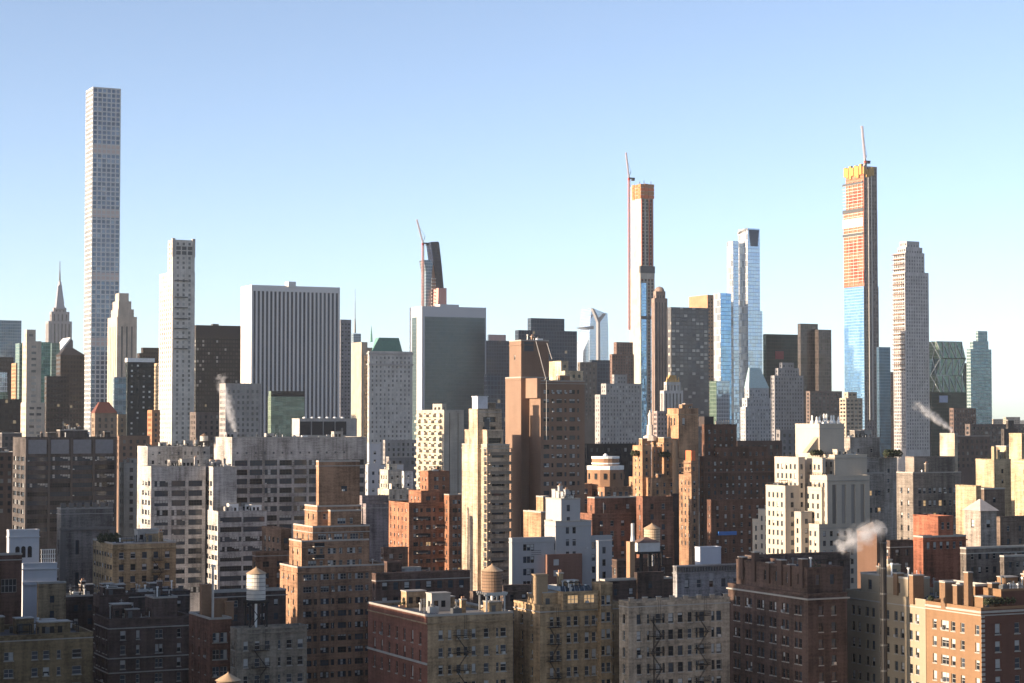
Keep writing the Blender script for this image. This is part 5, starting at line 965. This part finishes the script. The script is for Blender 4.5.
# tan corner block and its cream neighbour on the avenue
c11 = P(981, 608.5, 374)
b, x = bld('apartment_block', 'sunlit orange tan brick corner block at bottom right', 374,
    [T(985, 1001, 1050, 590, 4, dep=9), T(948, 975, 990, 585, 8, dep=11), T(926, 981, 1090, 608.5)], (.29, .175, .10),
    S(top=3.0, h=2.0, w=1.3, bay=4.2, mar=1.6, fr=WFR_W, blind=.6, wallcol=(.15, .07, .052), **{**NS, 'fh': 3.3}), S(top=3.2, h=1.8, cols=[(.16, 1.2), (.35, 2.3), (.50, 1.3), (.67, 1.2), (.93, 1.2)], fr=WFR_W, blind=1.0, **{**NS, 'fh': 3.3}), yb=700, clutter=6, var=.15)
q11 = x[2]
parts(b, 'cornice', COPING, lambda m: [m.box(q11[0] - .3, q11[1], q11[2] - .3, q11[2] - .065, q11[5] - .9, q11[5] - .5), m.box(q11[0] - .3, q11[0] - .065, q11[2] - .06, q11[3], q11[5] - .9, q11[5] - .5)])
part(b, 'brick_front', wall((.16, .075, .055)), lambda m: m.box(q11[0] + .8, q11[1], q11[2] - .055, q11[2] - .006, q11[5] - 2.9, q11[5] - 1.0))
parts(b, 'quoin', COPING, lambda m: [m.box(q11[0] - .03, q11[0] + .8, q11[2] - .1, q11[2] - .06, q11[5] - 1.2 - .9 * k - .55, q11[5] - 1.2 - .9 * k) for k in range(26)])
for a, e, ww, d_ in ((945, 583, 2.6, 383), (957, 586, 1.2, 381), (968, 573, 1.1, 378), (992, 584, 1.8, 382), (913, 576, 2.6, 392), (897, 574, 1.6, 398)):
    c = P(a, e, d_); part(b, 'chimney', [wall((.25, .155, .095)), COPING], lambda m: [m.box(c.x, c.x + ww, c.y, c.y + 1.3, q11[5] - .9, c.z), m.box(c.x - .1, c.x + ww + .1, c.y - .1, c.y + 1.4, c.z + .003, c.z + .22, 1)])
d10 = q11[3] + .6
def depth_of(px, X):
    p = PX(px, 601, X); return p.x * FH[0] + p.y * FH[1]
b, x = bld('apartment_block', 'cream brick apartment block half in shadow behind black flue', depth_of(925.5, q11[0] + .1),
    [T(846, 908, 930, 578, 6, dep=16, left=S(top=1.2, h=2.0, w=1.2, bay=4.2, ind=True, maxrows=1)), T(846, 925.5, 1000, 600)], (.40, .335, .245),
    BLANK, S(top=3.0, h=1.8, w=1.15, bay=5.2, mar=1.2, fr=WFR_D, blind=.5, pat=[(-.22, 1.1), (.2, 1.1)], **{**NS, 'fh': 3.3}), yb=700, clutter=6, var=.12)
q10 = x[1]
# black flue standing against the cream block
fl = empty('flue_stack', 'tall black metal flue rising in front of the cream brick block', 'flue', (P(884, 640, 392).x, P(884, 640, 392).y, 0))
c = P(884, 640, 392); zt = P(884, 528, 392).z
part(fl, 'pipe', BLACK, lambda m: m.lathe(c.x, c.y, [(.62, 0), (.62, zt - 1), (.5, zt - 1), (.5, zt)], 14))
part(fl, 'collar', DSTEEL, lambda m: [m.lathe(c.x, c.y, [(.72, z), (.72, z + .3)], 14) for z in [zt - 3 - 5 * k for k in range(14)]])
part(fl, 'bracket_ladder', BLACK, lambda m: [m.bar((c.x - .9, c.y - .5, 5), (c.x - .9, c.y - .5, zt - 2), .07), m.bar((c.x - 1.3, c.y - .5, 5), (c.x - 1.3, c.y - .5, zt - 2), .07)] + [m.bar((c.x - 1.3, c.y - .5, zt - 2.5 - k * .9), (c.x - .9, c.y - .5, zt - 2.5 - k * .9), .05) for k in range(50)])

# ------------------------------------------------------------------ water tanks
def water_tank(label, px, py_top, py_bot, d, rad, py_leg, tank_m, cone_m, legs=BLACK, flat=False, group='rooftop water tanks'):
    c = P(px, py_bot, d); zt = P(px, py_top, d).z; zl = P(px, py_leg, d).z; zb = c.z; r = rad
    root = empty('water_tank', label, 'water tank', (c.x, c.y, zl), group)
    body_t = zt - r * .62
    part(root, 'tank', tank_m, lambda m: m.lathe(c.x, c.y, [(r * 1.02, zb), (r, body_t)], 24), smooth=False)
    part(root, 'roof_cone', cone_m, lambda m: m.lathe(c.x, c.y, [(r * 1.12, body_t + .01), (r * .55, body_t + r * .33), (.12, zt), (.06, zt + .2)], 24))
    part(root, 'hoop', BLACK, lambda m: [m.lathe(c.x, c.y, [(r * 1.035, z), (r * 1.035, z + .07)], 24) for z in [zb + .25 + k * (body_t - zb - .4) / 6 for k in range(7)]])
    part(root, 'platform', legs, lambda m: [m.box(c.x - r * 1.15, c.x + r * 1.15, c.y - r * 1.15 + k * r * .43, c.y - r * 1.15 + .3 + k * r * .43, zb - .35, zb - .01) for k in range(6)] + [m.box(c.x - r * 1.2, c.x + r * 1.2, c.y + s * r * .8 - .15, c.y + s * r * .8 + .15, zb - .7, zb - .353) for s in (-1, 1)])
    for sx_ in (-1, 1):
        for sy_ in (-1, 1):
            part(root, 'leg', legs, lambda m: m.bar((c.x + sx_ * r * .95, c.y + sy_ * r * .8, zl), (c.x + sx_ * r * .95, c.y + sy_ * r * .8, zb - .7), .3))
    if zb - zl > 2:
        part(root, 'brace', legs, lambda m: [m.bar((c.x - r * .95, c.y + s * r * .8, zl + .2), (c.x + r * .95, c.y + s * r * .8, zb - .9), .12) for s in (-1, 1)] + [m.bar((c.x + r * .95, c.y - r * .8, zl + .2), (c.x - r * .95, c.y - r * .8, zb - .9), .12)])
        part(root, 'riser_pipe', WHITE, lambda m: m.lathe(c.x, c.y, [(.28, zl), (.28, zb)], 10))
    return root
TW = plain("white_tank", (.56, .54, .50), .7); TC = plain("tank_cone", (.46, .32, .20), .8)
water_tank('white water tank with tan cone roof on black steel legs', 256, 567.5, 599.5, 408, 1.9, 629, TW, TC)
water_tank('brown wooden water tank with tan cone roof on pale legs', 492, 564.5, 591.5, 398, 2.05, 611, WOODT, TC, STEEL)
water_tank('tan water tank with pointed roof behind the square white tank', 652, 523.5, 546, 470, 1.9, 566, plain("tan_tank", (.50, .38, .26), .8), TC)
water_tank('small far water tank on the long low white block', 204, 433.5, 441, 850, 1.7, 446.5, TW, WOODT)
water_tank('water tank showing only its tan cone at bottom edge', 228, 673, 694, 330, 1.9, 708, WOODT, TC)
water_tank('small white water tank on the stepped white house roof', 836, 444, 450, 690, 1.5, 455.5, WHITE, WHITE)
sq = P(640, 552, 455)
t_ = empty('square_tank', 'square white tank with low brown hip roof and chimney', 'water tank', (sq.x, sq.y, 0))
zq = P(640, 543, 455).z; X1 = PY(660, 543, sq.y).x
part(t_, 'tank_box', plain("white_panel", (.55, .54, .53), .6), lambda m: m.box(sq.x, X1, sq.y, sq.y + 4, sq.z, zq))
part(t_, 'hip_roof', plain("brown_roof", (.2, .12, .09), .8), lambda m: m.frustum(sq.x - .2, X1 + .2, sq.y - .2, sq.y + 4.2, zq, (sq.x + X1) / 2 - .1, (sq.x + X1) / 2 + .1, sq.y + 1.9, sq.y + 2.1, P(650, 537.5, 455).z))
part(t_, 'steel_frame', BLACK, lambda m: [m.bar((a, sq.y + e, 30), (a, sq.y + e, sq.z), .3) for a in (sq.x + .2, (sq.x + X1) / 2, X1 - .2) for e in (.2, 3.8)] + [m.box(sq.x - .6, X1 + .6, sq.y - .4, sq.y + 4.4, sq.z - .5, sq.z - .003)])
part(t_, 'brick_pier', wall(BR_ORANGE), lambda m: m.box(P(633, 560, 452).x, P(639.5, 560, 452).x, sq.y - .5, sq.y + 1.2, 35, P(636, 542, 452).z))
part(t_, 'flue', STEEL, lambda m: m.lathe(P(636.5, 540, 453).x, sq.y + .4, [(.55, P(636, 542, 452).z), (.4, P(636, 536, 452).z), (.4, P(636, 524, 452).z)], 12))

# ------------------------------------------------------------------ tower cranes on the towers under construction
def crane(label, d, base, hinge, tip, cab=True, m=PINK, th=1.4):
    bz, hz_, tz = P(*base, d), P(*hinge, d), P(*tip, d)
    hz_ = PX(hinge[0], hinge[1], bz.x) if False else P(*hinge, d); hz_.x, hz_.y = bz.x, bz.y
    root = empty('tower_crane', label, 'crane', bz, 'tower cranes')
    tz = PY(tip[0], tip[1], bz.y)
    def lattice(mb, a, e, t, n):
        a, e = Vector(a), Vector(e); dv = (e - a).normalized(); s = dv.cross(Vector((0, 1, 0))).normalized() * t / 2; k = Vector((0, t / 2, 0))
        q = [s + k, s - k, -s - k, -s + k]
        for c in q: mb.bar(a + c, e + c, t * .24)
        for i in range(n):
            p0, p1 = a.lerp(e, i / n), a.lerp(e, (i + 1) / n)
            for j in range(4): mb.bar(p0 + q[j], p1 + q[(j + 1) % 4], t * .15)
    part(root, 'mast', m, lambda mb: lattice(mb, bz, hz_, th * 1.5, 30))
    part(root, 'jib', plain("pale_crane", (.6, .5, .48), .6), lambda mb: lattice(mb, hz_, tz, th, 22))
    sg = 1 if tz.x < hz_.x else -1
    part(root, 'counterweight', DSTEEL, lambda mb: [mb.box(hz_.x - 1.5 + sg * 1, hz_.x + 1.5 + sg * 6.5, hz_.y - 1.8, hz_.y + 1.8, hz_.z - 1, hz_.z + .6), mb.box(hz_.x + sg * 6 - 1.6, hz_.x + sg * 6 + 1.6, hz_.y - 2, hz_.y + 2, hz_.z - 3.4, hz_.z - 1.003)])
    part(root, 'cab', REDP, lambda mb: mb.box(hz_.x - 2.4, hz_.x - .2, hz_.y - 3.4, hz_.y - 1.8, hz_.z - 3.2, hz_.z - .2))
    part(root, 'stay', DSTEEL, lambda mb: [mb.bar(hz_, (hz_.x + sg * 3, hz_.y, hz_.z + 9), .5), mb.bar((hz_.x + sg * 3, hz_.y, hz_.z + 9), hz_.lerp(tz, .75), .22)])
crane('red and white luffing crane beside the slender lattice tower', 2590, (629.3, 330), (630.8, 178), (626, 152.5))
crane('luffing crane behind the white framed tower by the black blade tower', 2530, (422.8, 330), (424.2, 243), (416.8, 219.5))
crane('white luffing crane topping the tallest right hand tower', 2800, (865.2, 166), (864.6, 161), (862, 126), th=2.0, m=CONC)

# ------------------------------------------------------------------ terrace shrubs
def shrub_mesh():
    m = MB(); r = random.Random(5)
    for k in range(260):
        a, z = r.uniform(0, 6.28), r.random(); rr = (.25 + .75 * math.sin(math.pi * min(1, z * .9 + .1))) * r.uniform(.35, 1) * .8
        p = Vector((rr * math.cos(a), rr * math.sin(a), .25 + z * 1.5)); d1 = Vector((r.uniform(-1, 1), r.uniform(-1, 1), r.uniform(-1, 1))).normalized() * .17; d2 = Vector((r.uniform(-1, 1), r.uniform(-1, 1), r.uniform(-1, 1))).normalized() * .13
        m.poly([p - d1, p + d2, p + d1, p - d2])
    return m
proto = None
def shrub(label, px, py, d, s, n=1, dx=1.1):
    global proto
    p0 = P(px, py, d)
    for k in range(n):
        root = empty('terrace_shrub', label, 'shrub', (p0.x + k * dx, p0.y + .1 * k, p0.z), label + ' group' if n > 1 else 'terrace shrubs')
        root.scale = (s, s, s)
        if proto is None:
            fo = shrub_mesh().build('foliage', LEAF); tm = MB(); tm.bar((0, 0, 0), (0, 0, .9), .12); st_ = tm.build('stem', WOODT); proto = (fo, st_); a, b_ = fo, st_
        else:
            a, b_ = proto[0].copy(), proto[1].copy(); C.objects.link(a); C.objects.link(b_)
        a.parent = root; b_.parent = root
shrub('green shrub in a row on the terrace of orange brick complex', 633, 457, 886, 1.7, 3, 1.6)
shrub('green shrub in a row on the higher ledge of orange brick complex', 661, 458, 884, 1.6, 4, 1.3)
shrub('dark clipped shrub in a row on the white stepped house terrace', 812.5, 456.5, 679, 1.3, 4, 1.2)
shrub('shrub in a row on the roof garden of yellow tan block', 101, 544, 528, 1.6, 4, 1.4)
shrub('clipped shrub in a row along the parapet of the tan corner block', 986, 606, 376, .8, 6, 1.35)
shrub('small shrub in a row on the sunlit east parapet of corner block', 930, 601.5, 381.5, .6, 3, .3)
shrub('dark shrub in a row on the grey block planted terrace', 886, 458, 800, 1.9, 5, 1.7)

# ------------------------------------------------------------------ blocks of the next avenue, outside the left of the view: they throw the morning shade on the near row
def side_block(label, x0, x1, y0, y1, z, col):
    root = empty('apartment_block', label, 'building', (x0, y0, 0)); wm_ = wall(col); mb_ = MB(); mb_.left = BLANK; rg_ = random.Random(int(x0 * 7 + y0)); st = S(fh=3.2, top=2.4, w=1.3, h=1.7, bay=4.2, mar=1.2)
    facade(mb_, (x0, y0), (1, 0), (0, -1), x1 - x0, 0, z, st, [], 20, rg_); facade(mb_, (x1, y0), (0, 1), (1, 0), y1 - y0, 0, z, st, [], 20, rg_)
    mb_.poly([(x0, y1, 0), (x0, y0, 0), (x0, y0, z), (x0, y1, z)], 0); mb_.poly([(x1, y1, 0), (x0, y1, 0), (x0, y1, z), (x1, y1, z)], 0)
    mb_.build('wall', [wm_, GD, wm_, wm_], root)
    part(root, 'roof', TAR, lambda m: m.poly([(x0, y0, z - .6), (x1, y0, z - .6), (x1, y1, z - .6), (x0, y1, z - .6)]))
side_block('tall brown brick apartment block just outside left of the view', -10, 42, 331, 362, 92, BR_BROWN)
side_block('tan brick apartment block just outside left of the view', -20, 44, 362.3, 400, 69, TAN)
side_block('red brick apartment block just outside left of the view', -20, 48, 400.3, 474, 72, BR_RED)
side_block('grey stone apartment block just outside left of the view', 10, 72, 514, 570, 82, GREY)
side_block('long cream apartment block just outside left of the view', 10, 80, 570.3, 640, 61, CREAM)

# ------------------------------------------------------------------ morning haze and steam
def haze_box(x0, x1, y0, y1, z0, z1, dens):
    m, n, l, b_ = newmat("haze"); n.remove(b_)
    v = n.new("ShaderNodeVolumePrincipled"); v.inputs['Color'].default_value = (.86, .92, 1, 1); v.inputs['Density'].default_value = dens
    l.new(v.outputs[0], n["Material Output"].inputs['Volume'])
    mb_ = MB(); mb_.box(x0, x1, y0, y1, z0, z1); o = mb_.build('haze', m); o['kind'] = 'stuff'; return o
haze_box(-2500, 9000, -400, 9000, -1, 480, 2.3e-5)

def steam(label, base, tip, d, r0, r1, dens, sc_):
    a = P(*base, d); e = PY(*tip, a.y); L = (e - a).length
    m, n, l, b_ = newmat("steam"); n.remove(b_)
    co = n.new("ShaderNodeTexCoord").outputs['Object']; s = n.new("ShaderNodeSeparateXYZ"); l.new(co, s.inputs[0])
    nz = noise(n, l, co, sc_, sc_, sc_ * .7, 4); nz2 = noise(n, l, co, sc_ * .35, sc_ * .35, sc_ * .35, 2)
    r = math_n(n, l, 'SQRT', math_n(n, l, 'ADD', math_n(n, l, 'POWER', s.outputs[0], 2), math_n(n, l, 'POWER', s.outputs[1], 2)))
    zf = math_n(n, l, 'DIVIDE', s.outputs[2], L); Rz = math_n(n, l, 'MULTIPLY_ADD', math_n(n, l, 'SQRT', math_n(n, l, 'MAXIMUM', zf, 0.0)), r1 - r0, r0)
    k = math_n(n, l, 'SUBTRACT', 1.0, math_n(n, l, 'DIVIDE', r, Rz))
    q = math_n(n, l, 'ADD', math_n(n, l, 'MULTIPLY_ADD', nz, 2.8, -1.5), math_n(n, l, 'MULTIPLY_ADD', nz2, 1.2, -.6))
    q = math_n(n, l, 'ADD', q, math_n(n, l, 'MULTIPLY', k, 1.1)); q = math_n(n, l, 'SUBTRACT', q, math_n(n, l, 'MULTIPLY', math_n(n, l, 'POWER', math_n(n, l, 'MAXIMUM', zf, 0.0), 2.0), .75))
    c = math_n(n, l, 'MULTIPLY', q, math_n(n, l, 'MULTIPLY', k, 2.0)); q.node.use_clamp = True; k.node.use_clamp = True
    v = n.new("ShaderNodeVolumePrincipled"); v.inputs['Color'].default_value = (.95, .95, .96, 1)
    l.new(math_n(n, l, 'MULTIPLY', c, dens), v.inputs['Density']); l.new(v.outputs[0], n["Material Output"].inputs['Volume'])
    mb_ = MB(); mb_.lathe(0, 0, [(r0 + (r1 - r0) * math.sqrt(t / 8), L * t / 8) for t in range(9)], 14)
    o = mb_.build('steam', m); o.location = a; o.rotation_euler = (e - a).to_track_quat('Z', 'Y').to_euler()
    o['kind'] = 'stuff'; o['label'] = label; o['category'] = 'steam'
steam('pale steam plume rising in front of the grey gridded block', (236, 436), (220, 374), 915, .9, 5.2, .22, .6)
steam('white steam cloud blowing left from the black flue', (886, 527), (838, 546), 392, .8, 4.8, .42, .6)
steam('white steam plume rising left of the sunlit cream turret', (953, 431), (914, 402), 900, .8, 4.6, .3, .6)
